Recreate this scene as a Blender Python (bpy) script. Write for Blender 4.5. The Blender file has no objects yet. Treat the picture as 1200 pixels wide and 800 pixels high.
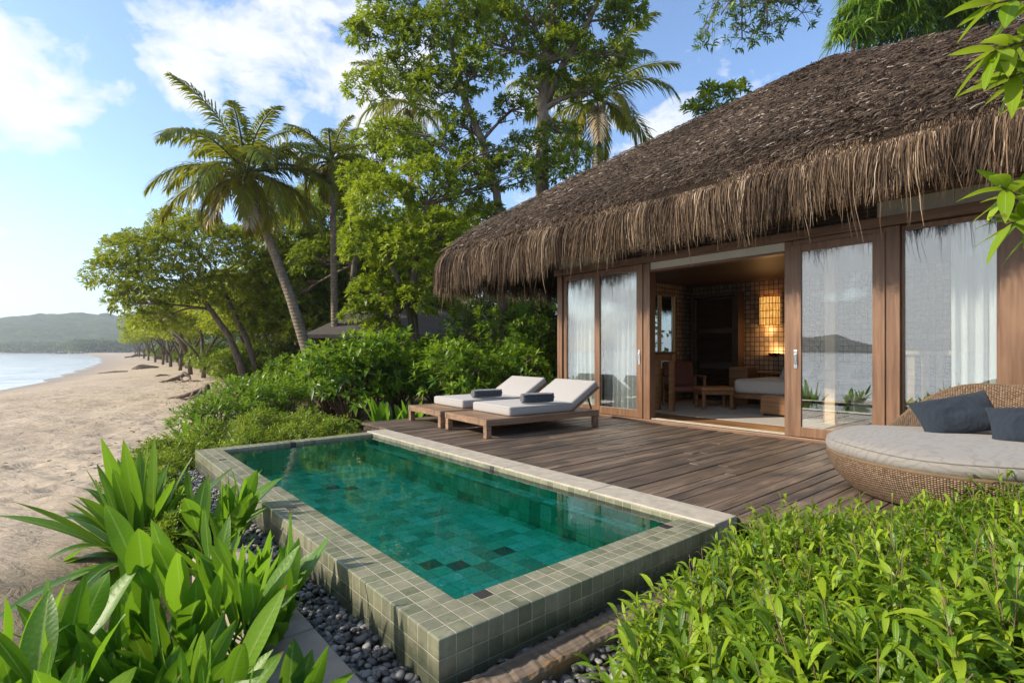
import bpy, bmesh, math, random
import numpy as np
from mathutils import Vector, Matrix
rng = np.random.default_rng(11)
random.seed(5)
S = bpy.context.scene
COL = S.collection
PI = math.pi
C40, S40 = math.cos(math.radians(40)), math.sin(math.radians(40))
CAMH = 1.15
def c2w(r, d, z=0.0):            # metres right of / ahead of the viewpoint -> world
    return Vector((r*C40 + d*S40, -r*S40 + d*C40, z))
def cw(r, d):
    return r*C40 + d*S40, -r*S40 + d*C40
ORG = {}
# ------------------------------------------------------------------ naming
def tag(o, label=None, cat=None, group=None, kind=None):
    if label: o['label'] = label
    if cat: o['category'] = cat
    if group: o['group'] = group
    if kind: o['kind'] = kind
    return o
def thing(name, label, cat, loc=(0, 0, 0), rz=0.0, group=None):
    o = bpy.data.objects.new(name, None); COL.objects.link(o)
    o.empty_display_size = .1
    o.location = loc; o.rotation_euler = (0, 0, rz)
    ORG[o.name] = Vector(loc)
    return tag(o, label, cat, group)
def link(name, me, parent=None, mat=None):
    o = bpy.data.objects.new(name, me); COL.objects.link(o)
    if mat: me.materials.append(mat)
    if parent is not None:
        o.parent = parent
        ORG[o.name] = ORG.get(parent.name, Vector((0, 0, 0)))
    else:
        ORG[o.name] = Vector((0, 0, 0))
    return o
def dup(o, loc, rz=0.0, sc=1.0, label=None, group=None):
    r = o.copy(); COL.objects.link(r)
    r.location = loc; r.rotation_euler = (0, 0, rz); r.scale = (sc, sc, sc)
    if label: r['label'] = label
    if group: r['group'] = group
    for ch in list(o.children):
        c = ch.copy(); COL.objects.link(c); c.parent = r
        for g in list(ch.children):
            k = g.copy(); COL.objects.link(k); k.parent = c
    return r
# ------------------------------------------------------------------ mesh makers
class MB:
    """collects simple solids in one mesh"""
    def __init__(s): s.v = []; s.f = []; s.t = []
    def raw(s, v, f, tint=.5):
        n = len(s.v); s.v += [tuple(p) for p in v]; s.f += [tuple(i+n for i in q) for q in f]
        s.t += [tint]*len(v); return s
    def box(s, x0, x1, y0, y1, z0, z1, tint=.5, M=None):
        v = [(x, y, z) for z in (z0, z1) for y in (y0, y1) for x in (x0, x1)]
        if M is not None: v = [M @ Vector(p) for p in v]
        f = [(0, 2, 3, 1), (4, 5, 7, 6), (0, 1, 5, 4), (2, 6, 7, 3), (0, 4, 6, 2), (1, 3, 7, 5)]
        return s.raw(v, f, tint)
    def tube(s, pts, rad, n=8, cap=True, tint=.5):
        pts = [Vector(p) for p in pts]; v = []; f = []
        if not hasattr(rad, '__len__'): rad = [rad]*len(pts)
        u = None
        for i, p in enumerate(pts):
            a = pts[max(i-1, 0)]; b = pts[min(i+1, len(pts)-1)]
            d = (b-a)
            d = d.normalized() if d.length > 1e-9 else Vector((0, 0, 1))
            if u is None: u = d.orthogonal().normalized()
            u = (u - d*u.dot(d)); u = u.normalized() if u.length > 1e-6 else d.orthogonal().normalized()
            w = d.cross(u)
            for k in range(n):
                a_ = 2*PI*k/n
                v.append(p + (u*math.cos(a_) + w*math.sin(a_))*rad[i])
        for i in range(len(pts)-1):
            for k in range(n):
                f.append((i*n+k, i*n+(k+1) % n, (i+1)*n+(k+1) % n, (i+1)*n+k))
        if cap:
            f.append(tuple(range(n-1, -1, -1))); f.append(tuple((len(pts)-1)*n+k for k in range(n)))
        return s.raw(v, f, tint)
    def rbox(s, x0, x1, y0, y1, z0, z1, r, seg=3, M=None, tint=.5):
        bm = bmesh.new(); bmesh.ops.create_cube(bm, size=1)
        for q in bm.verts:
            q.co = Vector(((x0+x1)/2+q.co.x*(x1-x0), (y0+y1)/2+q.co.y*(y1-y0), (z0+z1)/2+q.co.z*(z1-z0)))
        bmesh.ops.bevel(bm, geom=bm.edges[:], offset=r, segments=seg, affect='EDGES', profile=.5)
        bm.verts.index_update()
        v = [q.co.copy() for q in bm.verts]
        if M is not None: v = [M @ p for p in v]
        s.raw(v, [[q.index for q in f.verts] for f in bm.faces], tint); bm.free(); return s
    def build(s, name, mat, parent=None, smooth=False, bevel=0, world=True, auto=None):
        me = bpy.data.meshes.new(name)
        off = ORG.get(parent.name, Vector((0, 0, 0))) if (parent is not None and world) else Vector((0, 0, 0))
        me.from_pydata([(p[0]-off.x, p[1]-off.y, p[2]-off.z) for p in s.v], [], s.f)
        a = me.attributes.new('tint', 'FLOAT', 'POINT'); a.data.foreach_set('value', s.t)
        bm = bmesh.new(); bm.from_mesh(me); bmesh.ops.recalc_face_normals(bm, faces=bm.faces[:]); bm.to_mesh(me); bm.free()
        if smooth: me.polygons.foreach_set('use_smooth', [True]*len(me.polygons))
        o = link(name, me, parent, mat)
        if bevel:
            m = o.modifiers.new('b', 'BEVEL'); m.width = bevel; m.segments = 2; m.limit_method = 'ANGLE'; m.angle_limit = .7
        return o
def npmesh(name, V, F, mat, parent=None, attrs=None, smooth=True, world=True):
    V = np.asarray(V, np.float32); F = np.asarray(F, np.int32)
    if parent is not None and world:
        o_ = ORG.get(parent.name, Vector((0, 0, 0))); V = V - np.array(o_, np.float32)
    me = bpy.data.meshes.new(name)
    me.vertices.add(len(V)); me.vertices.foreach_set('co', V.ravel())
    k = F.shape[1]
    me.loops.add(F.size); me.loops.foreach_set('vertex_index', F.ravel())
    me.polygons.add(len(F)); me.polygons.foreach_set('loop_start', np.arange(0, F.size, k, dtype=np.int32))
    if smooth: me.polygons.foreach_set('use_smooth', np.ones(len(F), bool))
    for n, a in (attrs or {}).items():
        at = me.attributes.new(n, 'FLOAT', 'POINT'); at.data.foreach_set('value', np.asarray(a, np.float32))
    me.update(calc_edges=True)
    return link(name, me, parent, mat)
def nrm(a):
    return a/np.maximum(np.linalg.norm(a, axis=-1, keepdims=True), 1e-9)
def rv(n, m=3): return rng.normal(size=(n, m))
class Leaves:
    """batch of leaf blades"""
    def __init__(s): s.V = []; s.F = []; s.T = []; s.M = []; s.A = []; s.n = 0
    def add(s, P, D, N, L, W, nseg=1, droop=.2, fold=.15, tint=None, shape=.9, wave=0.0):
        P = np.asarray(P, float); D = nrm(np.asarray(D, float)); N = np.asarray(N, float)
        n = len(P)
        if n == 0: return
        L = np.broadcast_to(np.asarray(L, float), (n,)); W = np.broadcast_to(np.asarray(W, float), (n,))
        Sd = nrm(np.cross(D, N)+1e-6); Nn = np.cross(Sd, D)
        if tint is None: tint = rng.random(n)
        if nseg == 1:
            q = np.stack([P, P+D*(L*.45)[:, None]+Sd*(W*.5)[:, None]+Nn*(W*fold)[:, None],
                          P+D*L[:, None]+np.array([0, 0, -1.])*(droop*L)[:, None],
                          P+D*(L*.45)[:, None]-Sd*(W*.5)[:, None]+Nn*(W*fold)[:, None]], 1)
            s.V.append(q.reshape(-1, 3)); f = np.arange(4)[None]+4*np.arange(n)[:, None]+s.n
            s.F.append(f); s.n += 4*n; s.T.append(np.repeat(tint, 4)); s.M.append(np.tile([0, 1, 0, 1], n)); s.A.append(np.tile([0, .45, 1, .45], n)); return
        t = np.linspace(0, 1, nseg+1)
        wp = np.sin(PI*np.clip(t, 0, 1)**shape)**(1.15 if nseg < 6 else .85); wp[0] = .10; wp[-1] = .02
        dr = np.broadcast_to(np.asarray(droop, float), (n,))
        cen = P[:, None]+D[:, None]*(L[:, None]*(t*(1-.25*np.abs(dr)[:, None]*t))[..., :])[..., None]
        cen[..., 2] -= (dr*L)[:, None]*t[None]**2
        hw = (W[:, None]*.5*wp[None])[..., None]
        wob = 0
        if wave:
            ph = rng.random(n)*6.28
            wob = (np.sin(t[None]*9+ph[:, None])*wave*W[:, None])[..., None]*Nn[:, None]
        e1 = cen+Sd[:, None]*hw+Nn[:, None]*hw*2*fold+wob
        e2 = cen-Sd[:, None]*hw+Nn[:, None]*hw*2*fold-wob*.6
        V = np.stack([e1, cen, e2], 2)            # n, seg+1, 3, 3
        K = (nseg+1)*3
        fl = []
        for i in range(nseg):
            a = i*3
            fl += [(a, a+1, a+4, a+3), (a+1, a+2, a+5, a+4)]
        f = np.array(fl)[None]+(K*np.arange(n))[:, None, None]+s.n
        s.V.append(V.reshape(-1, 3)); s.F.append(f.reshape(-1, 4)); s.n += K*n
        s.T.append(np.repeat(tint, K)); s.M.append(np.tile(np.tile([1, 0, 1], nseg+1), n)); s.A.append(np.tile(np.repeat(t, 3), n))
    def shoots(s, P, D, nl, space, L, W, ang=.8, nseg=1, droop=.2, fold=.15, tint=None, up=.25, jit=.25, lvar=.25, shape=.9, wave=0., taper=.35):
        """leafy shoots: nl leaves spiralling round each axis D from P"""
        P = np.asarray(P, float); D = nrm(np.asarray(D, float)); m = len(P)
        if m == 0: return
        A = nrm(np.cross(D, rv(m)+1e-6)); B = np.cross(D, A)
        if tint is None: tint = rng.random(m)
        ph0 = rng.random(m)*6.28
        for j in range(nl):
            ph = ph0+j*2.4+rng.normal(size=m)*jit
            rad = A*np.cos(ph)[:, None]+B*np.sin(ph)[:, None]
            f = j/max(nl-1, 1)
            an = ang*(1.15-.6*f)+rng.normal(size=m)*jit*.6
            d = D*np.cos(an)[:, None]+rad*np.sin(an)[:, None]; d[:, 2] += up*.5
            d = nrm(d)
            base = P+D*(space*j)
            Nn = nrm(D*1.0+np.array([0, 0, .6])-d*.2)
            l = L*(1-taper*f*f)*(1+lvar*rng.normal(size=m)).clip(.5, 1.6)
            s.add(base, d, Nn, l, W*(l/L), nseg, droop*(.7+.6*rng.random(m)) if nseg > 1 else droop, fold,
                  np.clip(tint+rng.normal(size=m)*.13+.12*(f-.5), 0, 1), shape, wave)
    def build(s, name, mat, parent=None, world=True):
        return npmesh(name, np.concatenate(s.V), np.concatenate(s.F), mat, parent,
                      {'tint': np.concatenate(s.T), 'mid': np.concatenate(s.M), 'alo': np.concatenate(s.A)}, True, world)
def vnoise(x, y, seed=0):
    xi = np.floor(x).astype(np.int64); yi = np.floor(y).astype(np.int64); fx = x-xi; fy = y-yi
    fx = fx*fx*(3-2*fx); fy = fy*fy*(3-2*fy)
    def h(a, b):
        v = np.sin(a*127.1+b*311.7+seed*74.7)*43758.5453; return v-np.floor(v)
    return (h(xi, yi)*(1-fx)+h(xi+1, yi)*fx)*(1-fy)+(h(xi, yi+1)*(1-fx)+h(xi+1, yi+1)*fx)*fy-.5
# ------------------------------------------------------------------ materials
class NT:
    def __init__(s, name):
        s.m = bpy.data.materials.new(name); s.m.use_nodes = True; s.t = s.m.node_tree
        s.b = s.t.nodes['Principled BSDF']; s.out = s.t.nodes['Material Output']
    def n(s, typ, ins=None, **kw):
        q = s.t.nodes.new('ShaderNode'+typ)
        for k, v in kw.items(): setattr(q, k, v)
        for k, v in (ins or {}).items(): s.set(q.inputs[k], v)
        return q
    def set(s, sock, v):
        if hasattr(v, 'is_output') or isinstance(v, bpy.types.NodeSocket): s.t.links.new(v, sock)
        elif isinstance(v, bpy.types.Node): s.t.links.new(v.outputs[0], sock)
        else:
            if isinstance(v, (tuple, list)) and len(v) == 3 and sock.type == 'RGBA': v = (*v, 1)
            sock.default_value = v
    def math(s, op, a, b=0.0, c=None):
        q = s.n('Math', operation=op); s.set(q.inputs[0], a); s.set(q.inputs[1], b)
        if c is not None: s.set(q.inputs[2], c)
        return q.outputs[0]
    def vmath(s, op, a, b=None, scale=None):
        q = s.n('VectorMath', operation=op); s.set(q.inputs[0], a)
        if b is not None: s.set(q.inputs[1], b)
        if scale is not None: s.set(q.inputs['Scale'], scale)
        return q.outputs[0]
    def mix(s, f, a, b, blend='MIX'):
        q = s.n('Mix', data_type='RGBA', blend_type=blend); s.set(q.inputs[0], f); s.set(q.inputs[6], a); s.set(q.inputs[7], b)
        return q.outputs[2]
    def attr(s, n): return s.n('Attribute', attribute_name=n).outputs['Fac']
    def ramp(s, f, stops):
        q = s.n('ValToRGB'); s.set(q.inputs[0], f); e = q.color_ramp.elements
        while len(e) < len(stops): e.new(.5)
        for i, (p, c) in enumerate(stops): e[i].position = p; e[i].color = (*c, 1) if len(c) == 3 else c
        return q.outputs[0]
    def co(s): return s.n('TexCoord').outputs['Object']
    def wco(s): return s.n('NewGeometry').outputs['Position']
    def noise(s, vec, scale, detail=4, rough=.55, dist=0.0):
        q = s.n('TexNoise', {'Scale': scale, 'Detail': detail, 'Roughness': rough, 'Distortion': dist}); s.set(q.inputs['Vector'], vec)
        return q.outputs['Fac']
    def bump(s, h, strength=.3, dist=.01, nrm=None):
        q = s.n('Bump', {'Strength': strength, 'Distance': dist, 'Height': h})
        if nrm is not None: s.set(q.inputs['Normal'], nrm)
        return q.outputs[0]
    def p(s, **kw):
        names = dict(col='Base Color', rough='Roughness', metal='Metallic', spec='Specular IOR Level', normal='Normal', coat='Coat Weight',
                     coatr='Coat Roughness', trans='Transmission Weight', ior='IOR', emit='Emission Color', es='Emission Strength', sheen='Sheen Weight')
        for k, v in kw.items(): s.set(s.b.inputs[names[k]], v)
        return s.m
def wood(name, c1, c2, c3, axis=1, rough=.5, grain=22, world=False, bump=.15, coat=0., tintamt=.5, stain=None):
    k = NT(name); co = k.wco() if world else k.co()
    sc = [grain]*3; sc[axis] = grain*.06
    v = k.vmath('MULTIPLY', co, tuple(sc))
    tn = k.attr('tint')
    v = k.vmath('ADD', v, k.n('CombineXYZ', {0: k.math('MULTIPLY', tn, 37.), 1: k.math('MULTIPLY', tn, 11.), 2: k.math('MULTIPLY', tn, 23.)}).outputs[0])
    n1 = k.noise(v, 1.0, 6, .6, .4)
    n2 = k.noise(co, 1.3, 3)
    col = k.ramp(n1, [(.25, c1), (.5, c2), (.75, c3)])
    f = k.math('MULTIPLY_ADD', k.math('SUBTRACT', n2, .5), .8, k.math('MULTIPLY_ADD', k.math('SUBTRACT', tn, .5), tintamt, 1.0))
    col = k.mix(1.0, col, k.n('CombineXYZ', {0: f, 1: f, 2: f}).outputs[0], 'MULTIPLY')
    if stain:
        n3 = k.noise(k.vmath('MULTIPLY', co, stain['sc']), 1.0, 4, .6, .6)
        mk = k.ramp(n3, [(stain['lo'], (0, 0, 0)), (stain['hi'], (1, 1, 1))])
        col = k.mix(mk, col, stain['col'])
    fine = k.noise(k.vmath('MULTIPLY', v, (3., 3., 3.)), 1.0, 3)
    return k.p(col=col, rough=k.math('MULTIPLY_ADD', n1, .25, rough-.12), normal=k.bump(k.math('ADD', n1, k.math('MULTIPLY', fine, .5)), bump, .006), coat=coat, coatr=.2)
def tilemat(name, size, off, grout_w, base, var, groutc, dark=None, rough=.3, warp=.0015, world=True, mottling=.25):
    """square tiles on any axis-aligned face, own colour per tile"""
    k = NT(name); g = k.n('NewGeometry'); pos = g.outputs['Position']
    sep = k.n('SeparateXYZ'); k.set(sep.inputs[0], g.outputs['True Normal'])
    p = k.vmath('SUBTRACT', pos, k.vmath('SCALE', g.outputs['True Normal'], scale=size*.4))
    p = k.vmath('ADD', p, off)
    w = k.n('TexNoise', {'Scale': 9.0, 'Detail': 2}); k.set(w.inputs['Vector'], pos)
    p = k.vmath('ADD', p, k.vmath('SCALE', k.vmath('SUBTRACT', w.outputs['Color'], (.5, .5, .5)), scale=warp*2))
    q = k.vmath('SCALE', p, scale=1/size)
    cell = k.vmath('FLOOR', q); fr = k.vmath('FRACTION', q); fs = k.n('SeparateXYZ'); k.set(fs.inputs[0], fr)
    g_ = None
    for i in range(3):
        d = k.math('SUBTRACT', .5, k.math('ABSOLUTE', k.math('SUBTRACT', fs.outputs[i], .5)))   # distance to the tile edge
        a = k.n('MapRange', {'From Min': grout_w*.6, 'From Max': grout_w*1.3, 'To Min': 1., 'To Max': 0.}); k.set(a.inputs[0], d)
        on = k.math('LESS_THAN', k.math('ABSOLUTE', sep.outputs[i]), .6)
        e = k.math('MULTIPLY', a.outputs[0], on)
        g_ = e if g_ is None else k.math('MAXIMUM', g_, e)
    wn = k.n('TexWhiteNoise', noise_dimensions='3D'); k.set(wn.inputs[0], cell)
    rs = k.n('SeparateColor'); k.set(rs.inputs[0], wn.outputs['Color'])
    col = k.ramp(rs.outputs[0], var) if not isinstance(var, tuple) else k.mix(rs.outputs[0], base, var)
    mo = k.noise(pos, 23, 4)
    f = k.math('MULTIPLY_ADD', k.math('SUBTRACT', mo, .5), mottling*2, 1.0)
    col = k.mix(1., col, k.n('CombineXYZ', {0: f, 1: f, 2: f}).outputs[0], 'MULTIPLY')
    if dark: col = k.mix(k.math('GREATER_THAN', rs.outputs[1], dark[0]), col, dark[1])
    col = k.mix(g_, col, groutc)
    h = k.math('SUBTRACT', k.math('MULTIPLY_ADD', mo, .12, k.math('MULTIPLY', rs.outputs[2], .25)), g_)
    return k.p(col=col, rough=k.math('MULTIPLY_ADD', g_, .5, k.math('MULTIPLY_ADD', mo, .3, rough-.15)), normal=k.bump(h, .6, .003))
def leafmat(name, cd, cm, cl, trans=.35, rough=.42, tcol=(.30, .42, .03), rib=0.0, dead=None, veins=False):
    k = NT(name); t = k.attr('tint')
    n = k.noise(k.co(), 1.1, 2)
    t = k.math('ADD', t, k.math('MULTIPLY', k.math('SUBTRACT', n, .5), .55))
    col = k.ramp(t, [(.12, cd), (.5, cm), (.93, cl)])
    if dead: col = k.mix(k.math('GREATER_THAN', k.attr('tint'), dead[0]), col, dead[1])
    nor = None
    if rib:
        md = k.attr('mid'); r_ = k.n('MapRange', {'From Min': .03, 'From Max': .12, 'To Min': 1., 'To Max': 0.}); k.set(r_.inputs[0], md)
        col = k.mix(k.math('MULTIPLY', r_.outputs[0], rib), col, (.30, .42, .10))
        al = k.attr('alo')
        vn = k.math('SINE', k.math('SUBTRACT', k.math('MULTIPLY', al, 95.), k.math('MULTIPLY', md, 7.)))
        col = k.mix(k.math('MULTIPLY', k.math('MAXIMUM', vn, 0.), .07), col, (.30, .42, .08))
        nb = k.noise(k.co(), 34., 4, .6)
        col = k.mix(k.math('MULTIPLY', k.math('GREATER_THAN', nb, .665), .75), col, (.16, .11, .02))        # blemishes
        tp = k.math('MULTIPLY', k.math('GREATER_THAN', k.math('ADD', al, k.math('MULTIPLY', nb, .12)), 1.01), k.math('GREATER_THAN', k.math('FRACT', k.math('MULTIPLY', k.attr('tint'), 13.7)), .6))
        col = k.mix(tp, col, (.20, .13, .04))                                                              # dry tips
        nor = k.bump(k.math('ADD', k.noise(k.co(), 60., 2), k.math('ADD', k.math('MULTIPLY', vn, .09), k.math('MULTIPLY', md, .6))), .35, .004)
    k.p(col=col, rough=rough, spec=.3)
    if nor is not None: k.p(normal=nor)
    tr = k.n('BsdfTranslucent'); k.set(tr.inputs[0], k.mix(.65, col, tcol, 'MIX'))
    mx = k.n('MixShader', {0: trans}); k.t.links.new(k.b.outputs[0], mx.inputs[1]); k.t.links.new(tr.outputs[0], mx.inputs[2])
    k.t.links.new(mx.outputs[0], k.out.inputs[0])
    return k.m
def barkmat(name, c1, c2, scale=9, rings=False):
    k = NT(name); co = k.co(); n = k.noise(k.vmath('MULTIPLY', co, (1, 1, .35)), scale, 6, .65)
    h = n
    col = k.ramp(n, [(.3, c1), (.7, c2)])
    if rings:
        w = k.n('TexWave', {'Scale': 2.6, 'Distortion': 1.2, 'Detail': 2}, bands_direction='Z'); k.set(w.inputs[0], co)
        col = k.mix(k.math('MULTIPLY', w.outputs['Fac'], .35), col, c1); h = k.math('ADD', n, w.outputs['Fac'])
    return k.p(col=col, rough=.9, normal=k.bump(h, .5, .03))
def fabric(name, c, c2=None, scale=420, bump=.25, rough=.9, sheen=.2, pattern=False):
    k = NT(name); co = k.co()
    n = k.noise(co, 3.5, 4); wv = k.noise(co, scale, 2)
    col = k.mix(k.math('MULTIPLY', n, .6), c, c2 or tuple(x*.85 for x in c))
    h = wv
    if pattern:
        ww = k.n('TexWave', {'Scale': 7., 'Distortion': 9., 'Detail': 2, 'Detail Scale': 1.3}, wave_type='RINGS'); k.set(ww.inputs[0], co)
        pm = k.ramp(ww.outputs['Fac'], [(.70, (0, 0, 0)), (.82, (1, 1, 1))])
        col = k.mix(k.math('MULTIPLY', pm, .28), col, tuple(x*.45 for x in c)); h = k.math('ADD', wv, pm)
    return k.p(col=col, rough=rough, sheen=sheen, normal=k.bump(k.math('ADD', h, k.math('MULTIPLY', k.math('ADD', n, k.noise(k.vmath('MULTIPLY', co, (5., 11., 5.)), 1., 3, .5, 1.2)), 5.)), bump, .004))
def plain(name, c, rough=.5, metal=0., nz=.15, scale=8, bump=.05):
    k = NT(name); n = k.noise(k.co(), scale, 4)
    f = k.math('MULTIPLY_ADD', k.math('SUBTRACT', n, .5), nz*2, 1.0)
    col = k.mix(1., c, k.n('CombineXYZ', {0: f, 1: f, 2: f}).outputs[0], 'MULTIPLY')
    return k.p(col=col, rough=rough, metal=metal, normal=k.bump(n, bump, .01))
M = {}
M['villa_wood'] = wood('villa_wood', (.105, .052, .027), (.185, .097, .052), (.255, .145, .085), axis=2, rough=.42, bump=.08, tintamt=.35)
M['villa_wood_h'] = wood('villa_wood_h', (.105, .053, .029), (.185, .10, .056), (.255, .15, .09), axis=1, rough=.45, bump=.08, tintamt=.35)
M['dark_wood'] = wood('dark_wood', (.022, .011, .006), (.05, .024, .012), (.075, .04, .02), axis=1, rough=.5)
M['honey_wood'] = wood('honey_wood', (.14, .062, .022), (.24, .115, .045), (.33, .18, .08), axis=1, rough=.4)
M['tan_wood'] = wood('tan_wood', (.26, .17, .09), (.38, .265, .15), (.47, .345, .21), axis=2, rough=.5)
M['pale_wood'] = wood('pale_wood', (.42, .30, .18), (.58, .44, .28), (.68, .54, .37), axis=2, rough=.5)
M['deck'] = wood('deck', (.048, .032, .021), (.112, .078, .053), (.20, .15, .108), axis=0, rough=.6, grain=30, bump=.4, tintamt=.75,
                 stain=dict(sc=(1.1, 3.2, 1), lo=.46, hi=.66, col=(.05, .038, .03)))
M['teak'] = wood('teak', (.13, .075, .042), (.23, .14, .085), (.34, .225, .145), axis=0, rough=.5, bump=.2)
M['sleeper'] = wood('sleeper', (.045, .03, .02), (.15, .11, .075), (.26, .2, .145), axis=0, rough=.8, grain=26, bump=.9,
                    stain=dict(sc=(2.2, 14, 9), lo=.58, hi=.70, col=(.26, .135, .03)))
M['rim'] = tilemat('rim', .0833, (0.0 - 1.13 + .0833*20, -1.80+.0833*30, 0.0833*20), .030, (.13, .155, .105),
                   [(0.0, (.135, .145, .088)), (.4, (.20, .205, .128)), (.75, (.255, .245, .165)), (1.0, (.175, .18, .125))], (.42, .37, .285),
                   dark=(.975, (.035, .03, .03)), rough=.32)
k = NT.__new__(NT); k.m = M['rim']; k.t = k.m.node_tree; k.b = k.t.nodes['Principled BSDF']       # algae above the wet pebbles
lk = k.b.inputs['Base Color'].links[0].from_socket
sp = k.n('SeparateXYZ'); k.set(sp.inputs[0], k.wco())
az = k.math('MULTIPLY_ADD', k.math('SUBTRACT', k.noise(k.wco(), 5, 5, .7), .5), .22, sp.outputs[2])
am = k.n('MapRange', {'From Min': -.16, 'From Max': -.06, 'To Min': .78, 'To Max': 0.}); k.set(am.inputs[0], az)
sn = k.ramp(k.noise(k.vmath('MULTIPLY', k.wco(), (9., 9., 1.6)), 1., 6, .7, .6), [(.54, (0, 0, 0)), (.72, (1, 1, 1))])
lk = k.mix(k.math('MULTIPLY', sn, .34), lk, (.44, .41, .34))                                    # lime stains
lk = k.mix(k.math('MULTIPLY', k.ramp(k.noise(k.wco(), 2.3, 5, .7), [(.5, (0, 0, 0)), (.68, (1, 1, 1))]), .45), lk, (.075, .075, .05))   # old damp patches
k.set(k.b.inputs['Base Color'], k.mix(am.outputs[0], lk, (.035, .045, .028)))
M['basin'] = tilemat('basin', .14, (.05, .03, .02), .016, (.02, .20, .14),
                     [(0., (.015, .38, .19)), (.25, (.025, .60, .32)), (.7, (.04, .72, .40)), (1., (.08, .80, .52))], (.015, .30, .17),
                     dark=(.974, (.012, .13, .08)), rough=.3)
M['mosaic'] = tilemat('mosaic', .105, (.02, .03, .01), .075, (.2, .16, .12),
                      [(0., (.16, .125, .09)), (.5, (.24, .19, .14)), (1., (.30, .245, .19))], (.03, .022, .016), rough=.45)
M['coping'] = plain('coping', (.40, .355, .285), .6, nz=.4, scale=11, bump=.2)
M['plaster'] = plain('plaster', (.62, .58, .50), .85, nz=.12, scale=4)
M['concrete'] = plain('concrete', (.33, .265, .205), .85, nz=.35, scale=9, bump=.3)
M['steel'] = plain('steel', (.55, .55, .55), .25, 1.0)
M['soil'] = plain('soil', (.06, .045, .03), .95, nz=.5)
M['lounge_fabric'] = fabric('lounge_fabric', (.36, .345, .33), bump=.15)
M['daybed_fabric'] = fabric('daybed_fabric', (.235, .217, .195), scale=300, pattern=True)
M['towel'] = fabric('towel', (.030, .043, .068), (.018, .026, .042), scale=160, bump=.8, sheen=.5)
M['towel_end'] = fabric('towel_end', (.12, .105, .10), (.06, .055, .055), scale=160, bump=.8, sheen=.3)
M['navy'] = fabric('navy', (.012, .021, .034), (.008, .013, .022), scale=240, bump=.5, sheen=.08, pattern=True)
M['bed_linen'] = fabric('bed_linen', (.62, .60, .58), bump=.1)
M['pillow_grey'] = fabric('pillow_grey', (.42, .40, .40))
M['red_leather'] = plain('red_leather', (.16, .05, .03), .5)
M['rug'] = fabric('rug', (.34, .30, .26), scale=90, bump=.8)
M['tan_leather'] = plain('tan_leather', (.36, .18, .08), .45)
def curtainmat():
    k = NT('curtain'); n = k.noise(k.co(), 260, 2)
    k.p(col=(.88, .90, .90), rough=.9, normal=k.bump(n, .1, .003))
    tr = k.n('BsdfTranslucent', {0: (.8, .83, .84, 1)}); mx = k.n('MixShader', {0: .35})
    k.t.links.new(k.b.outputs[0], mx.inputs[1]); k.t.links.new(tr.outputs[0], mx.inputs[2]); k.t.links.new(mx.outputs[0], k.out.inputs[0])
    return k.m
M['curtain'] = curtainmat()
def glassmat():
    k = NT('glass'); ge = k.n('NewGeometry')
    cs = k.math('ABSOLUTE', k.n('VectorMath', {0: ge.outputs['Incoming'], 1: ge.outputs['Normal']}, operation='DOT_PRODUCT').outputs['Value'])
    tr = k.n('BsdfTransparent', {0: (.92, .95, .94, 1)}); gl = k.n('BsdfGlossy', {0: (1, 1, 1, 1), 'Roughness': .0})
    n = k.noise(k.co(), 1.1, 1); k.set(gl.inputs['Normal'], k.bump(n, .03, .02))
    f = k.math('MULTIPLY_ADD', k.math('POWER', k.math('SUBTRACT', 1., cs), 4.), .85, .19)
    mx = k.n('MixShader'); k.set(mx.inputs[0], k.math('MINIMUM', f, 1.0)); k.t.links.new(tr.outputs[0], mx.inputs[1]); k.t.links.new(gl.outputs[0], mx.inputs[2])
    k.t.links.new(mx.outputs[0], k.out.inputs[0]); return k.m
M['glass'] = glassmat()
def poolwater():
    k = NT('pool_water'); co = k.wco()
    n = k.math('ADD', k.noise(co, 3.2, 3, .5, .3), k.math('MULTIPLY', k.noise(co, 11, 2), .25))
    bp = k.bump(n, .10, .020)
    fr = k.n('Fresnel', {'IOR': 1.33, 'Normal': bp})
    tr = k.n('BsdfTransparent', {0: (.84, .985, .95, 1)}); gl = k.n('BsdfGlossy', {0: (1, 1, 1, 1), 'Roughness': .0, 'Normal': bp})
    mx = k.n('MixShader'); k.set(mx.inputs[0], fr.outputs[0]); k.t.links.new(tr.outputs[0], mx.inputs[1]); k.t.links.new(gl.outputs[0], mx.inputs[2])
    k.t.links.new(mx.outputs[0], k.out.inputs[0]); return k.m
M['pool_water'] = poolwater()
def seamat():
    k = NT('sea'); co = k.wco()
    n = k.math('ADD', k.noise(co, .35, 5, .65), k.math('MULTIPLY', k.noise(k.vmath('MULTIPLY', co, (1., .5, 1.)), 1.7, 3), .5))
    surf_glare = k.ramp(k.noise(co, .12, 5, .7, 1.), [(.40, (0, 0, 0)), (.56, (1, 1, 1))])
    col = k.mix(surf_glare, (.46, .52, .53), (.80, .81, .81))  # glare and surf on the water painted in as white patches over a pale base
    return k.p(col=col, rough=.12, ior=1.33, normal=k.bump(n, .35, .25))
M['sea'] = seamat()
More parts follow.
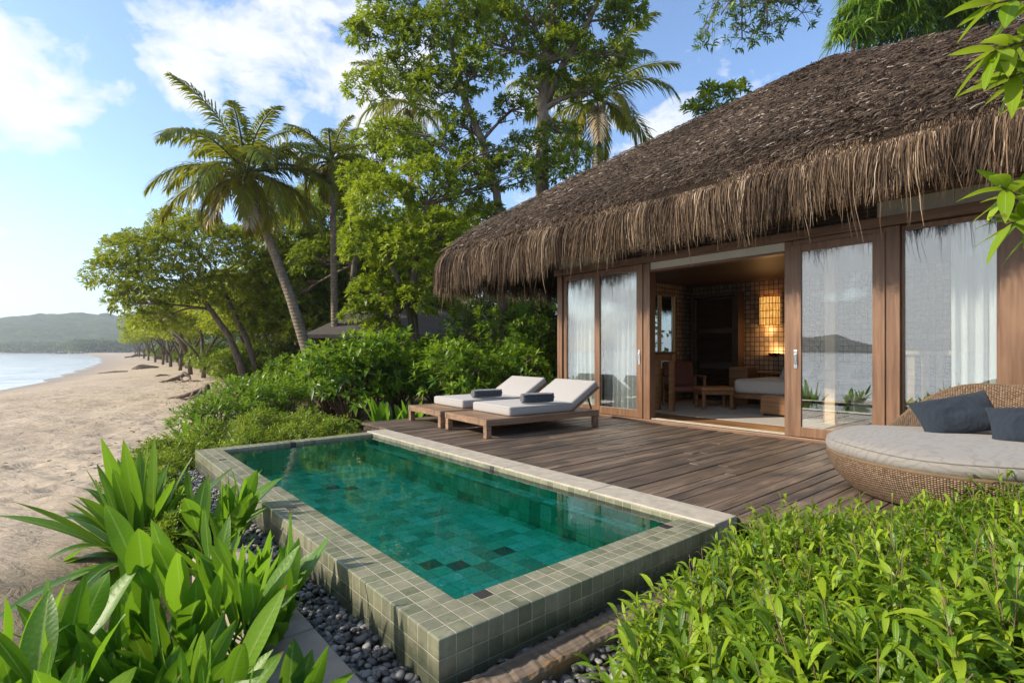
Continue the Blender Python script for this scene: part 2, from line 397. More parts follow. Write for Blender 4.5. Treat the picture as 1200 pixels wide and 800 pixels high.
def sandmat():
    k = NT('sand'); co = k.wco()
    n1 = k.noise(co, .35, 5, .6); n2 = k.noise(co, 6, 5, .65); n3 = k.noise(co, 180, 2)
    col = k.ramp(k.math('MULTIPLY_ADD', n2, .5, k.math('MULTIPLY', n1, .5)), [(.3, (.33, .265, .195)), (.5, (.455, .375, .28)), (.68, (.54, .455, .35))])
    col = k.mix(k.math('MULTIPLY', n3, .25), col, (.25, .19, .14))
    wet = k.attr('wet'); col = k.mix(wet, col, (.25, .19, .135))
    lit = k.attr('litter'); ln = k.ramp(k.noise(co, 3.2, 6, .7), [(.3, (.025, .02, .012)), (.55, (.07, .055, .03)), (.75, (.13, .10, .055))])
    col = k.mix(lit, col, ln)
    r_ = k.n('TexVoronoi', {'Scale': 2.2, 'Randomness': 1.0}, feature='SMOOTH_F1'); k.set(r_.inputs['Vector'], k.vmath('ADD', co, k.vmath('SCALE', k.n('TexNoise', {'Scale': 2.5}).outputs['Color'], scale=.4)))
    mp = k.n('Mapping', vector_type='POINT'); k.set(mp.inputs['Vector'], co); mp.inputs['Rotation'].default_value = (0, 0, math.radians(52)); 
    rp_ = k.noise(k.vmath('MULTIPLY', mp.outputs[0], (2.2, 6.5, 1.)), 1., 6, .62, .8)
    h = k.math('ADD', k.math('MULTIPLY', n3, .05), k.math('ADD', k.math('MULTIPLY', n2, .45), k.math('ADD', k.math('MULTIPLY', r_.outputs[0], .35), k.math('MULTIPLY', rp_, 1.1))))
    return k.p(col=col, rough=k.math('MULTIPLY_ADD', wet, -.6, .95), spec=.2, normal=k.bump(h, .8, .085))
M['sand'] = sandmat()
def thatchmat(name, stops, trans=0, sc=1.):
    k = NT(name); t = k.attr('tint'); col = k.ramp(t, stops)
    n = k.noise(k.co(), 1.6, 4); f = k.math('MULTIPLY_ADD', k.math('SUBTRACT', n, .5), .9, 1.)
    col = k.mix(1., col, k.n('CombineXYZ', {0: f, 1: f, 2: f}).outputs[0], 'MULTIPLY')
    return k.p(col=col, rough=.75, spec=.25)
M['strand'] = thatchmat('strand', [(.0, (.022, .013, .008)), (.35, (.075, .047, .027)), (.68, (.16, .104, .062)), (.9, (.28, .195, .125)), (1., (.44, .34, .25))])
M['fibre'] = thatchmat('fibre', [(.0, (.022, .014, .009)), (.5, (.064, .043, .028)), (.82, (.125, .088, .060)), (1., (.42, .36, .30))])
def roofmat():
    k = NT('thatch'); co = k.co(); n = k.noise(k.vmath('MULTIPLY', co, (9, 9, 5)), 1., 6, .7, 1.5); n2 = k.noise(co, 45, 4, .7, .6); n3 = k.noise(co, .8, 3)
    col = k.ramp(k.math('MULTIPLY_ADD', n, .5, k.math('MULTIPLY', n2, .5)), [(.3, (.014, .0095, .007)), (.5, (.040, .027, .019)), (.72, (.095, .068, .050))])
    f = k.math('MULTIPLY_ADD', k.math('SUBTRACT', n3, .5), .8, 1.)
    col = k.mix(1., col, k.n('CombineXYZ', {0: f, 1: f, 2: f}).outputs[0], 'MULTIPLY')
    return k.p(col=col, rough=.95, spec=.1, normal=k.bump(k.math('ADD', n, n2), .9, .06))
M['thatch'] = roofmat()
M['grey_roof'] = plain('grey_roof', (.07, .06, .055), .9, nz=.5, scale=14, bump=.6)
def wicker():
    k = NT('wicker'); u = k.math('MULTIPLY', k.attr('wu'), 58.); v = k.math('MULTIPLY', k.attr('wv'), 130.)
    fu = k.math('FRACT', u); iu = k.math('FLOOR', u)
    par = k.math('MULTIPLY', k.math('MODULO', iu, 2.), .5)
    prof = k.math('SQRT', k.math('MAXIMUM', k.math('SUBTRACT', 1., k.math('POWER', k.math('ABSOLUTE', k.math('MULTIPLY_ADD', fu, 2., -1.)), 2.)), 0.))
    vv = k.math('ADD', k.math('MULTIPLY', v, .5), par)
    fv = k.math('FRACT', vv)
    over = k.math('POWER', k.math('ABSOLUTE', k.math('SINE', k.math('MULTIPLY', fv, PI))), .6)
    h = k.math('MULTIPLY', prof, over)
    rnd = k.n('TexWhiteNoise', noise_dimensions='2D'); k.set(rnd.inputs[0], k.n('CombineXYZ', {0: iu, 1: k.math('FLOOR', vv)}).outputs[0])
    col = k.mix(rnd.outputs[0], (.15, .09, .05), (.29, .19, .115))
    col = k.mix(k.ramp(h, [(.05, (1, 1, 1)), (.45, (0, 0, 0))]), col, (.035, .02, .01))
    return k.p(col=col, rough=.5, normal=k.bump(h, .9, .012))
M['wicker'] = wicker()
def pebblemat():
    k = NT('pebble'); t = k.attr('tint'); n = k.noise(k.co(), 40, 3)
    col = k.ramp(k.math('MULTIPLY_ADD', n, .25, k.math('MULTIPLY', t, .8)), [(.1, (.035, .034, .034)), (.6, (.105, .10, .098)), (.95, (.26, .245, .225))])
    return k.p(col=col, rough=.5)
M['pebble'] = pebblemat()
def lampmat():
    k = NT('lamp_shade'); co = k.co(); n = k.noise(k.vmath('MULTIPLY', co, (40, 40, 8)), 1., 3)
    col = k.ramp(n, [(.3, (.55, .20, .03)), (.7, (1., .55, .14))])
    return k.p(col=col, rough=.8, emit=col, es=.62)
M['lamp_shade'] = lampmat()
# foliage
M['leaf_big'] = leafmat('leaf_big', (.034, .115, .008), (.085, .215, .011), (.19, .34, .018), .44, .40, (.26, .48, .02), rib=.8)
M['leaf_hedge'] = leafmat('leaf_hedge', (.035, .095, .006), (.135, .25, .010), (.32, .43, .022), .40, .36, (.40, .52, .025), rib=.6)
M['leaf_cover'] = leafmat('leaf_cover', (.06, .125, .010), (.15, .235, .016), (.27, .35, .03), .34, .45, (.36, .46, .025))
M['leaf_shrub'] = leafmat('leaf_shrub', (.04, .11, .010), (.115, .225, .014), (.24, .36, .024), .42, .38, (.28, .42, .02))
M['leaf_tree'] = leafmat('leaf_tree', (.055, .115, .009), (.145, .235, .013), (.32, .39, .024), .48, .42, (.34, .42, .018))
M['leaf_beach'] = leafmat('leaf_beach', (.065, .125, .010), (.165, .245, .014), (.33, .39, .026), .48, .45, (.36, .38, .018))
M['leaf_dark'] = leafmat('leaf_dark', (.030, .075, .008), (.075, .15, .012), (.16, .25, .02), .42, .4, (.13, .24, .02))
M['leaf_palm'] = leafmat('leaf_palm', (.06, .11, .018), (.135, .19, .025), (.30, .27, .03), .42, .33, (.42, .40, .02))
M['leaf_far'] = leafmat('leaf_far', (.030, .060, .014), (.055, .095, .02), (.095, .14, .028), .2, .6, (.15, .22, .03))
M['straw'] = plain('straw', (.42, .33, .2), .8)
M['bark'] = barkmat('bark', (.06, .045, .032), (.19, .145, .105))
M['bark_pale'] = barkmat('bark_pale', (.14, .115, .085), (.34, .28, .21))
M['palm_bark'] = barkmat('palm_bark', (.11, .085, .06), (.28, .225, .165), 7, rings=True)
M['stem'] = plain('stem', (.10, .12, .03), .6, nz=.4)
M['twig'] = plain('twig', (.13, .085, .045), .8, nz=.4)
M['driftwood'] = barkmat('driftwood', (.085, .06, .042), (.24, .185, .135), 6)
M['coconut'] = plain('coconut', (.16, .13, .03), .5)
M['dark'] = plain('dark_void', (.012, .010, .008), .9)
M['white_paint'] = plain('white_paint', (.75, .74, .70), .6)
# ================================================================== SETTING
SEA = -1.5
PX0, PX1, PY0, PY1 = 1.13, 3.30, 1.80, 7.07          # pool, outside
def shore_r(d):
    return np.interp(d, [-1500, -300, -60, 0, 20, 35.7, 45.6, 58.7, 82, 121, 189, 400, 560, 640, 700, 760],
                     [-40, -26, -18, -19.5, -27, -34.5, -40, -49, -65, -93, -146, -322, -475, -640, -950, -2600])
def ground(r, d):
    s = (r-shore_r(d))*.8
    return SEA+np.where(s > 0, 1.1*(1-np.exp(-np.maximum(s, 0)/8.)), np.maximum(s*.07, -6.))
def tree_line(d): return np.interp(d, [-20, 6, 12, 22, 60, 200, 600], [-1.5, -4.0, -6.2, -11.6, -35., -128, -425])
def gax(parts):
    a = [parts[0][0]]
    for lo, hi, st in parts:
        n = max(1, int(round((hi-lo)/st))); a += list(lo+(hi-lo)*(np.arange(1, n+1)/n))
    return np.array(a)
def geo(a, b, n): return list(a+(b-a)*((np.geomspace(1, 40, n)-1)/39))
r_ax = np.concatenate([-np.array(geo(40, 2600, 40))[::-1], gax([(-40, -22, .35), (-22, -10, .16), (-10, 3, .09), (3, 9, .25), (9, 40, 1.0)])[1:], np.array(geo(40, 2600, 30))[1:]])
d_ax = np.concatenate([-np.array(geo(6, 2400, 24))[::-1], gax([(-6, 0, .5), (0, 9, .09), (9, 20, .14), (20, 40, .25), (40, 80, .7)])[1:], np.array(geo(80, 2600, 60))[1:]])
R_, D_ = np.meshgrid(r_ax, d_ax)
Z_ = ground(R_, D_)
X_ = R_*C40+D_*S40; Y_ = -R_*S40+D_*C40
inl = np.clip((R_-shore_r(D_)-2)/6, 0, 1)
tl = (R_-tree_line(D_))
damp = np.clip(1-(tl+1)/3, .25, 1)*inl*np.clip((90-np.abs(D_))/60, 0, 1)
u_ = R_*.45+D_*.9; w_ = R_*.9-D_*.45                       # ripples roughly along the shore
Z_ += damp*(.075*vnoise(w_*1.1, u_*2.2, 1)+.06*vnoise(w_*2.6, u_*4.4, 2)+.03*vnoise(w_*5.5, u_*8, 3)+.12*vnoise(w_*.3, u_*.3, 4))
for _ in range(520):                                         # footprints
    d0 = 2+28*random.random(); r0 = float(tree_line(d0))-.2-13*random.random(); sx = .13+.1*random.random()
    sel = (np.abs(R_-r0) < .8) & (np.abs(D_-d0) < .8)
    q = ((R_[sel]-r0)**2+(D_[sel]-d0)**2)/sx**2
    Z_[sel] += -.055*np.exp(-q)+.025*np.exp(-(np.sqrt(q)-1.5)**2*4)
Z_ = np.where((X_ > PX0+.1) & (X_ < PX1-.1) & (Y_ > PY0+.1) & (Y_ < PY1-.1), -1.3, Z_)
nr, nd = len(r_ax), len(d_ax)
idx = np.arange(nr*nd).reshape(nd, nr)
Fg = np.stack([idx[:-1, :-1], idx[:-1, 1:], idx[1:, 1:], idx[1:, :-1]], -1).reshape(-1, 4)
lit = np.clip((tl+.6+1.5*vnoise(R_*.8, D_*.8, 9))/1.6, 0, 1)
wet = np.clip(1-(R_-shore_r(D_))*.8/3.2, 0, 1)
g = npmesh('ground', np.stack([X_, Y_, Z_], -1).reshape(-1, 3), Fg, M['sand'], None, {'litter': lit.ravel(), 'wet': wet.ravel()})
tag(g, 'pale rippled beach sand with leaf litter under the trees', None, None, 'structure')
def disk(n, rad, z, name, mat, kind, label):
    v = [(rad*math.cos(2*PI*i/n), rad*math.sin(2*PI*i/n), z) for i in range(n)]
    o = MB().raw(v, [tuple(range(n))]).build(name, mat); return tag(o, label, None, None, kind)
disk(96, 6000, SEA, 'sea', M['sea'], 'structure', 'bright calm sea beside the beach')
# hills: the wooded headland and an island seen only in the window panes
def hill(name, cx, cy, ax, rx, ry, h, seed, label, n=90, amp=.10):
    x = np.linspace(-1, 1, n); A, B = np.meshgrid(x, x)
    q = np.sqrt(A*A+B*B)
    prof = np.clip(1-q**2.0, 0, 1)**.9
    z = h*prof*(1+.5*vnoise(A*2.3+5, B*2.3, seed)+.25*vnoise(A*5, B*5, seed+1))+h*amp*vnoise(A*34, B*34, seed+2)*np.clip(prof*6, 0, 1)+h*amp*.8*vnoise(A*60, B*60, seed+3)*np.clip(prof*6, 0, 1)-2.5
    ca, sa = math.cos(ax), math.sin(ax)
    X = cx+A*rx*ca-B*ry*sa; Y = cy+A*rx*sa+B*ry*ca
    id_ = np.arange(n*n).reshape(n, n); F = np.stack([id_[:-1, :-1], id_[:-1, 1:], id_[1:, 1:], id_[1:, :-1]], -1).reshape(-1, 4)
    k = npmesh(name, np.stack([X, Y, z], -1).reshape(-1, 3), F, M['forest'])
    return tag(k, label, None, None, 'structure')
def forest():
    k = NT('forest'); co = k.wco(); n = k.noise(co, .11, 5, .7); n2 = k.noise(co, .03, 3)
    col = k.ramp(k.math('MULTIPLY_ADD', n, .7, k.math('MULTIPLY', n2, .3)), [(.3, (.018, .035, .012)), (.5, (.04, .07, .02)), (.7, (.08, .115, .035))])
    return k.p(col=col, rough=.9, spec=.1, normal=k.bump(n, 1., 4.))
M['forest'] = forest()
p = cw(-690, 860)
hill('hill', p[0], p[1], math.radians(-40), 620, 230, 50, 3, 'hazy wooded headland across the bay', n=190, amp=.11)
hill('island_hill', -800, 320, .9, 120, 60, 26, 6, 'low wooded island out at sea', n=80)
# ================================================================== POOL
pool = thing('swimming_pool', 'green tiled plunge pool with raised tile rim beside the deck', 'pool', (PX0, PY0, 0))
IX0, IX1, IY0, IY1 = PX0+.25, PX1-.06, PY0+.25, PY1-.20
WL = -.035; BOT = -.37
def ring(mb, o, i, z):
    (a0, a1, b0, b1), (c0, c1, d0, d1) = o, i
    v = [(a0, b0, z), (a1, b0, z), (a1, b1, z), (a0, b1, z), (c0, d0, z), (c1, d0, z), (c1, d1, z), (c0, d1, z)]
    mb.raw(v, [(0, 1, 5, 4), (1, 2, 6, 5), (2, 3, 7, 6), (3, 0, 4, 7)])
rim = MB(); v = []
o_, i_ = (PX0, PX1, PY0, PY1), (IX0, IX1, IY0, IY1)
pts = []
for (a, b, c, d), z in ((o_, -.95), (o_, 0.), (i_, 0.), (i_, -.075)):
    pts += [(a, c, z), (b, c, z), (b, d, z), (a, d, z)]
fs = []
for l in range(3):
    for k in range(4): fs.append((l*4+k, l*4+(k+1) % 4, (l+1)*4+(k+1) % 4, (l+1)*4+k))
rim.raw(pts, fs).build('tiled_rim', M['rim'], pool, bevel=.006)
bs = MB()
LX = IX1-.13                                                 # a ledge under water along the deck side
pts = []
for z, x1 in ((-.075, IX1), (BOT, IX1)):
    pts += [(IX0, IY0, z), (x1, IY0, z), (x1, IY1, z), (IX0, IY1, z)]
bs.raw(pts, [(0, 1, 5, 4), (1, 2, 6, 5), (2, 3, 7, 6), (3, 0, 4, 7), (4, 5, 6, 7)])
bo = bs.build('basin', M['basin'], pool)
MB().box(LX, IX1-.003, IY0+.003, IY1-.003, BOT+.004, -.14).build('ledge', M['basin'], pool)
cp = MB()
for a, b in ((PY0+.003, 2.9), (2.904, 4.0), (4.004, 5.1), (5.104, 6.2), (6.204, PY1+.02)):
    cp.rbox(PX1+.003-.05, PX1+.25, a, b, -.3, .012, .008, 2)
cp.build('stone_coping', M['coping'], pool)
# water sheet as a fine grid
wx = np.linspace(IX0, IX1, 40); wy = np.linspace(IY0, IY1, 60); A, B = np.meshgrid(wx, wy)
id_ = np.arange(A.size).reshape(A.shape); F = np.stack([id_[:-1, :-1], id_[:-1, 1:], id_[1:, 1:], id_[1:, :-1]], -1).reshape(-1, 4)
w = npmesh('pool_water', np.stack([A, B, np.full_like(A, WL)], -1).reshape(-1, 3), F, M['pool_water'])
tag(w, 'still clear water filling the green plunge pool', None, None, 'structure')
# fallen leaves floating on the water are too small to count: left to the shrubs around
# ================================================================== DECK
dk = MB(); y = .06; DX0, DX1 = PX1+.255, 7.27
while y < 7.98:
    wd = .118
    cuts = [DX0, DX0+1.1+1.6*random.random(), DX1]
    x1 = DX0 if y < 7.2 else 3.62
    t0, t1 = random.random(), random.random()
    for a, b, t in ((x1, cuts[1], t0), (cuts[1]+.004, cuts[2], t1)):
        z = -.008*random.random()
        dk.rbox(a, b, y, y+wd-.006, -.035+z, z, .004, 1, tint=t)
    y += wd
dk.box(DX0+.02, DX1-.02, .1, 7.9, -.10, -.045, .0)
o = dk.build('wooden_deck', M['deck']); tag(o, 'weathered brown plank deck between the pool and the villa', None, None, 'structure')
st = thing('wooden_step', 'low weathered wooden step at the far end of the deck', 'step', (4.1, 8.1, -.2))
for i in range(3): MB().rbox(3.75, 5.3, 8.0+.125*i, 8.115+.125*i, -.235, -.2, .004, 1, tint=random.random()).build('tread', M['deck'], st)
for a in (3.78, 5.2): MB().box(a, a+.06, 8.0, 8.36, -.5, -.24).build('bearer', M['deck'], st)
# sleeper, kerb slab, pebbles
sl = MB(); n = 150
vs = []
for i in range(n+1):
    x = 1.02+3.3*i/n; j = .002*math.sin(i*.55)+.0025*random.uniform(-1, 1)
    for (yy, zz) in ((1.60, -.31), (1.60, -.185), (1.612, -.172), (1.70, -.168), (1.752, -.176), (1.758, -.31)):
        vs.append((x, yy+j, zz+(.004*random.uniform(-1, 1)+.0015*math.sin(i*.4+yy*90)*math.sin(i*.13))*(zz > -.3)))
fs = [(i*6+k, i*6+(k+1) % 6, (i+1)*6+(k+1) % 6, (i+1)*6+k) for i in range(n) for k in range(6)]+[(5, 4, 3, 2, 1, 0), tuple(n*6+k for k in range(6))]
tag(sl.raw(vs, fs).build('timber_beam', M['sleeper'], smooth=False), 'weathered timber sleeper with orange stains lying along the near side of the pool', 'beam')
kb = MB()
for a, b in ((1.2, 2.6), (2.61, 4.0)): kb.rbox(.62, .925, a, b, -.42, -.20, .012, 2)
tag(kb.build('kerb', M['concrete']), 'dull pinkish concrete kerb edging the pebble strip', 'kerb', None, 'structure')
def pebbles():
    bm = bmesh.new(); bmesh.ops.create_icosphere(bm, subdivisions=2, radius=1); bv = np.array([v.co[:] for v in bm.verts]); bf = np.array([[v.index for v in f.verts] for f in bm.faces]); bm.free()
    P = []
    for _ in range(2100): P.append((random.uniform(.92, 1.13), random.uniform(1.3, 7.0), -.245+.035*random.random()))
    for _ in range(3000): P.append((random.uniform(.75, 4.0), random.uniform(.8, 1.62), -.255+.04*random.random()))
    for _ in range(260): P.append((random.uniform(1.1, 3.9), random.uniform(1.75, 1.80), -.235+.04*random.random()))
    P = np.array(P); n = len(P)
    s = rng.uniform(.011, .023, n)[:, None]*np.stack([rng.uniform(.9, 1.5, n), rng.uniform(.8, 1.1, n), rng.uniform(.5, .75, n)], 1)
    a = rng.random(n)*6.28; V = bv[None]*s[:, None]
    V = V*(1+.12*np.sin(bv[None]*3+rng.random((n, 1, 3))*6))
    x = V[..., 0]*np.cos(a)[:, None]-V[..., 1]*np.sin(a)[:, None]; y = V[..., 0]*np.sin(a)[:, None]+V[..., 1]*np.cos(a)[:, None]
    z = V[..., 2]+x*rng.uniform(-.4, .4, n)[:, None]
    V = np.stack([x, y, z], -1)+P[:, None]
    F = (bf[None]+len(bv)*np.arange(n)[:, None, None]).reshape(-1, 3)
    o = npmesh('pebbles', V.reshape(-1, 3), F, M['pebble'], None, {'tint': np.repeat(rng.random(n), len(bv))})
    tag(o, 'smooth grey pebbles filling the strip around the pool', None, None, 'stuff')
pebbles()
bd = MB().box(.92, 1.125, 1.2, 7.05, -.5, -.25).box(.7, 4.2, -.6, 1.60, -.5, -.262)
tag(bd.build('soil_bed', M['soil']), 'dark soil under the pebbles and the hedge', None, None, 'structure')
# ================================================================== VILLA
WX = 7.33
villa = thing('thatched_villa', 'wooden villa with a shaggy thatched roof and sliding glass doors', 'villa', (WX, 4.05, 0))
VY0, VY1, VX1 = -.2, 7.31, 13.4
def vbox(name, mat, *bx, bevel=.005, parent=None, **k):
    m = MB()
    for b in bx: m.box(*b, **k)
    return m.build(name, M[mat], parent or villa, bevel=bevel)
vbox('floor', 'honey_wood', (7.46, 13.3, VY0+.02, VY1-.02, -.25, .0), bevel=0)
vbox('threshold', 'villa_wood_h', (7.20, 7.47, VY0, VY1, -.12, .035))
vbox('door_track', 'coping', (7.29, 7.33, 2.98, 5.15, .037, .052), (7.36, 7.40, 2.98, 5.15, .037, .052), bevel=.002)
vbox('ceiling', 'dark_wood', (7.46, 13.3, VY0+.05, VY1-.05, 2.72, 2.76), bevel=0)
vbox('left_wall', 'mosaic', (7.40, 9.3, VY1-.12, VY1, .0, 3.9), (11.2, VX1, VY1-.12, VY1, 0, 3.9), (9.3, 11.2, VY1-.12, VY1, 0, .75), (9.3, 11.2, VY1-.12, VY1, 2.45, 3.9), bevel=0)
vbox('right_wall', 'plaster', (7.40, VX1, VY0, VY0+.12, 0, 3.9), bevel=0)
vbox('rear_wall', 'mosaic', (11.9, 12.05, VY0+.121, VY1-.121, 0, 2.72), bevel=0)
for a, b in ((7.17, 7.30), (5.17, 5.42), (2.955, 3.05), (1.78, 1.955), (.62, .935), (-.2, .28)):
    vbox('post', 'villa_wood', (7.27, 7.43, a, b, .036, 2.585), tint=random.random())
vbox('lower_beam', 'villa_wood_h', (7.22, 7.44, VY0, VY1+.03, 2.59, 2.70))
vbox('upper_beam', 'villa_wood_h', (7.24, 7.46, VY0, VY1+.02, 2.90, 3.0))
vbox('lintel', 'plaster', (7.29, 7.42, 3.05, 5.17, 2.475, 2.588))
vbox('lintel_trim', 'villa_wood_h', (7.275, 7.43, 3.05, 5.17, 2.44, 2.473))
vbox('fascia_panel', 'plaster', (7.33, 7.36, 6.05, VY1, 2.703, 2.898))
vbox('fascia_panel', 'plaster', (7.33, 7.36, VY0, 2.02, 2.703, 2.898))
vbox('fascia_slats', 'dark_wood', *[(7.34, 7.365, 2.03, 6.04, 2.705+.05*i, 2.745+.05*i) for i in range(4)], *[(7.32, 7.37, yy, yy+.06, 2.703, 2.898) for yy in (2.7, 3.5, 4.3, 5.1, 5.9)])
vbox('attic_wall', 'dark_wood', (7.38, 7.42, VY0, VY1-.13, 2.70, 3.6), bevel=0)
def door(name, y0, y1, z0, z1, x, sw=.09, rail=.10, mat='villa_wood', handle=None, parent=None, gz=None, lab=None):
    f = MB()
    f.box(x-.025, x+.025, y0, y0+sw, z0, z1).box(x-.025, x+.025, y1-sw, y1, z0, z1)
    f.box(x-.022, x+.022, y0+sw-.001, y1-sw+.001, z1-rail, z1-.003).box(x-.022, x+.022, y0+sw-.001, y1-sw+.001, z0+.003, z0+rail+.03)
    o = f.build(name, M[mat], villa, bevel=.004)
    if lab: o['label'] = lab
    MB().box(x-.005, x+.005, y0+sw-.002, y1-sw+.002, z0+rail, z1-rail+.002).build('pane', M['glass'], o)
    if handle is not None:
        h = MB(); h.rbox(x-.034, x-.026, handle-.022, handle+.022, .92, 1.16, .003, 2); h.tube([(x-.03, handle, .98), (x-.065, handle, .985), (x-.065, handle, 1.10), (x-.03, handle, 1.105)], .008, 8)
        h.build('handle', M['steel'], o, smooth=False)
    return o
door('sliding_door', 6.30, 7.165, .04, 2.58, 7.33, .085)
door('sliding_door', 5.30, 6.335, .04, 2.58, 7.275, .12, handle=5.36)
door('sliding_door', 1.92, 2.96, .04, 2.53, 7.275, .125, handle=2.90)
door('fixed_window', .935, 1.78, .04, 2.585, 7.35, .03, .06)
vbox('transom', 'villa_wood_h', (7.28, 7.42, 1.955, 2.955, 2.533, 2.588))
# roof: a rounded hipped cone of thatch
AC, BC = 11.9, 4.05
def rsq(a, rho, K=8, Mn=26):
    pts = []
    rho = min(rho, a*.98); s = a-rho
    for c, (sx, sy) in enumerate(((1, 1), (-1, 1), (-1, -1), (1, -1))):
        for i in range(K): 
            an = PI/2*c+PI/2*i/(K-1); pts.append((sx*s+rho*math.cos(an), sy*s+rho*math.sin(an)))
        nx = [(-1, 1), (-1, -1), (1, -1), (1, 1)][c]
        p0 = pts[-1]; an = PI/2*(c+1); p1 = (nx[0]*s+rho*math.cos(an), nx[1]*s+rho*math.sin(an))
        for i in range(1, Mn): pts.append((p0[0]+(p1[0]-p0[0])*i/Mn, p0[1]+(p1[1]-p0[1])*i/Mn))
    return pts
prof = [(.06, 7.13, .03), (.25, 7.0, .12)]+[(a, 7.15-.655*a+.05*math.sin(a*.6), min(.40, .12+.05*a)) for a in np.linspace(.6, 5.2, 16)]+[(5.45, 3.48, .40), (5.60, 3.26, .42), (5.64, 3.0, .42), (5.58, 2.82, .42), (5.45, 2.78, .42), (4.6, 3.12, .7), (3.2, 4.3, .5), (.2, 6.6, .1)]
rp = [rsq(a, rh) for a, z, rh in prof]; n = len(rp[0])
V = [(AC+x, BC+y*(1.12 if y > 0 else 1.), prof[i][1]) for i, rr in enumerate(rp) for x, y in rr]
V = np.array(V); V[:, 2] += .07*vnoise(V[:, 0]*1.3, V[:, 1]*1.3, 5)*np.clip((V[:, 2]-2.9)*3, 0, 1); nlev = len(prof)
F = [(i*n+k, i*n+(k+1) % n, (i+1)*n+(k+1) % n, (i+1)*n+k) for i in range(nlev-1) for k in range(n)]
roof = npmesh('roof', V, F, M['thatch'], villa)
def roofz(a): return 7.15-.655*a+.05*math.sin(a*.6)
def strands(N, lo, hi, Lr, out, zoff, seed, wid=(.0020, .0054)):
    """hanging straw along the eave: the two sides in sight get most"""
    per = rsq(5.4, .34, 8, 26); per = np.array(per); seg = np.linalg.norm(np.roll(per, -1, 0)-per, axis=1)
    mid = (per+np.roll(per, -1, 0))/2
    wgt = seg*np.where(mid[:, 0] < -4.8, 2.6, np.where(mid[:, 1] > 4.8, 1.3, np.where(mid[:, 1] < -4.8, .5, .15)))
    ii = rng.choice(len(per), N, p=wgt/wgt.sum()); f = rng.random(N)
    base = per[ii]*(1-f)[:, None]+np.roll(per, -1, 0)[ii]*f[:, None]
    q = np.abs(base); 
    nx = np.where(q[:, 0] > 5.06, np.sign(base[:, 0])*(q[:, 0]-5.06), 0); ny = np.where(q[:, 1] > 5.06, np.sign(base[:, 1])*(q[:, 1]-5.06), 0)
    Nn = nrm(np.stack([nx, ny], 1))
    lat = np.stack([-Nn[:, 1], Nn[:, 0]], 1)
    a0 = rng.uniform(lo, hi, N)
    p = base+Nn*(a0-5.4)[:, None]
    zz = 7.15-.655*np.minimum(a0, 5.25)+.01
    zz = np.where(a0 > 5.25, zz-(a0-5.25)*1.25, zz)+zoff
    # clumps: neighbouring straws share length and lean
    s_ = base[:, 0]*1.0+base[:, 1]*1.37
    cl = vnoise(s_*2.2, s_*0+seed, 2)*1.1+vnoise(s_*7, s_*0+seed, 3)*.9
    L = Lr*np.interp(base[:, 1], [-3, 4.5], [.70, 1.])*(1+.40*cl+.22*rng.normal(size=N)).clip(.35, 1.55)
    lean = (vnoise(s_*4, s_*0+2., 7)*.5+rng.normal(size=N)*.14)
    K = 6; ang = np.radians(34); 
    pos = [np.concatenate([p+np.array([AC, BC]), zz[:, None]], 1)]; w = rng.uniform(*wid, N)
    curl = rng.normal(size=N)*.10
    for k in range(K):
        t = (k+1)/K
        th = np.radians(33+57*min(1, t*1.5)**.8)+curl*(t-.3)
        dh = np.cos(th)*out; dz = -np.sin(th)
        st = np.concatenate([Nn*dh[:, None]+lat*(lean*(.25+.4*t)+rng.normal(size=N)*.05)[:, None], dz[:, None]], 1)*(L/K)[:, None]
        pos.append(pos[-1]+st)
    P = np.stack(pos, 1); tw = rng.random(N)*PI
    Wd = np.concatenate([lat*np.cos(tw)[:, None]+Nn*np.sin(tw)[:, None], np.zeros((N, 1))], 1)[:, None]*(w[:, None]*np.array([1, 1, 1, .9, .8, .6, .25])[None])[..., None]
    V = np.stack([P-Wd, P+Wd], 2).reshape(-1, 3)
    k_ = np.arange(K)*2; fl = np.stack([k_, k_+1, k_+3, k_+2], 1)
    F = (fl[None]+(K+1)*2*np.arange(N)[:, None, None]).reshape(-1, 4)
    t = np.clip(rng.normal(.47, .26, N)+vnoise(s_*3, s_*0, 8)*.4, 0, 1)
    return V, F, np.repeat(t, (K+1)*2)
def join(parts):
    V = []; F = []; T = []; o = 0
    for v, f, t in parts: V.append(v); F.append(f+o); T.append(t); o += len(v)
    return np.concatenate(V), np.concatenate(F), np.concatenate(T)
V, F, T = join([strands(20000, 5.36, 5.54, .44, .95, .0, 1), strands(38000, 5.50, 5.66, .58, .75, -.01, 2), strands(32000, 5.54, 5.68, .62, .6, -.05, 3), strands(6000, 5.50, 5.66, .64, .6, -.04, 6, (.005, .009)), strands(1800, 5.45, 5.66, .90, .6, -.02, 4)])
left = lambda V: np.stack([V[:, 0], np.where(V[:, 1] > BC, BC+(V[:, 1]-BC)*1.12, V[:, 1]), V[:, 2]], 1)
V = left(V)
npmesh('thatch_fringe', V, F, M['strand'], roof, {'tint': T}, False)
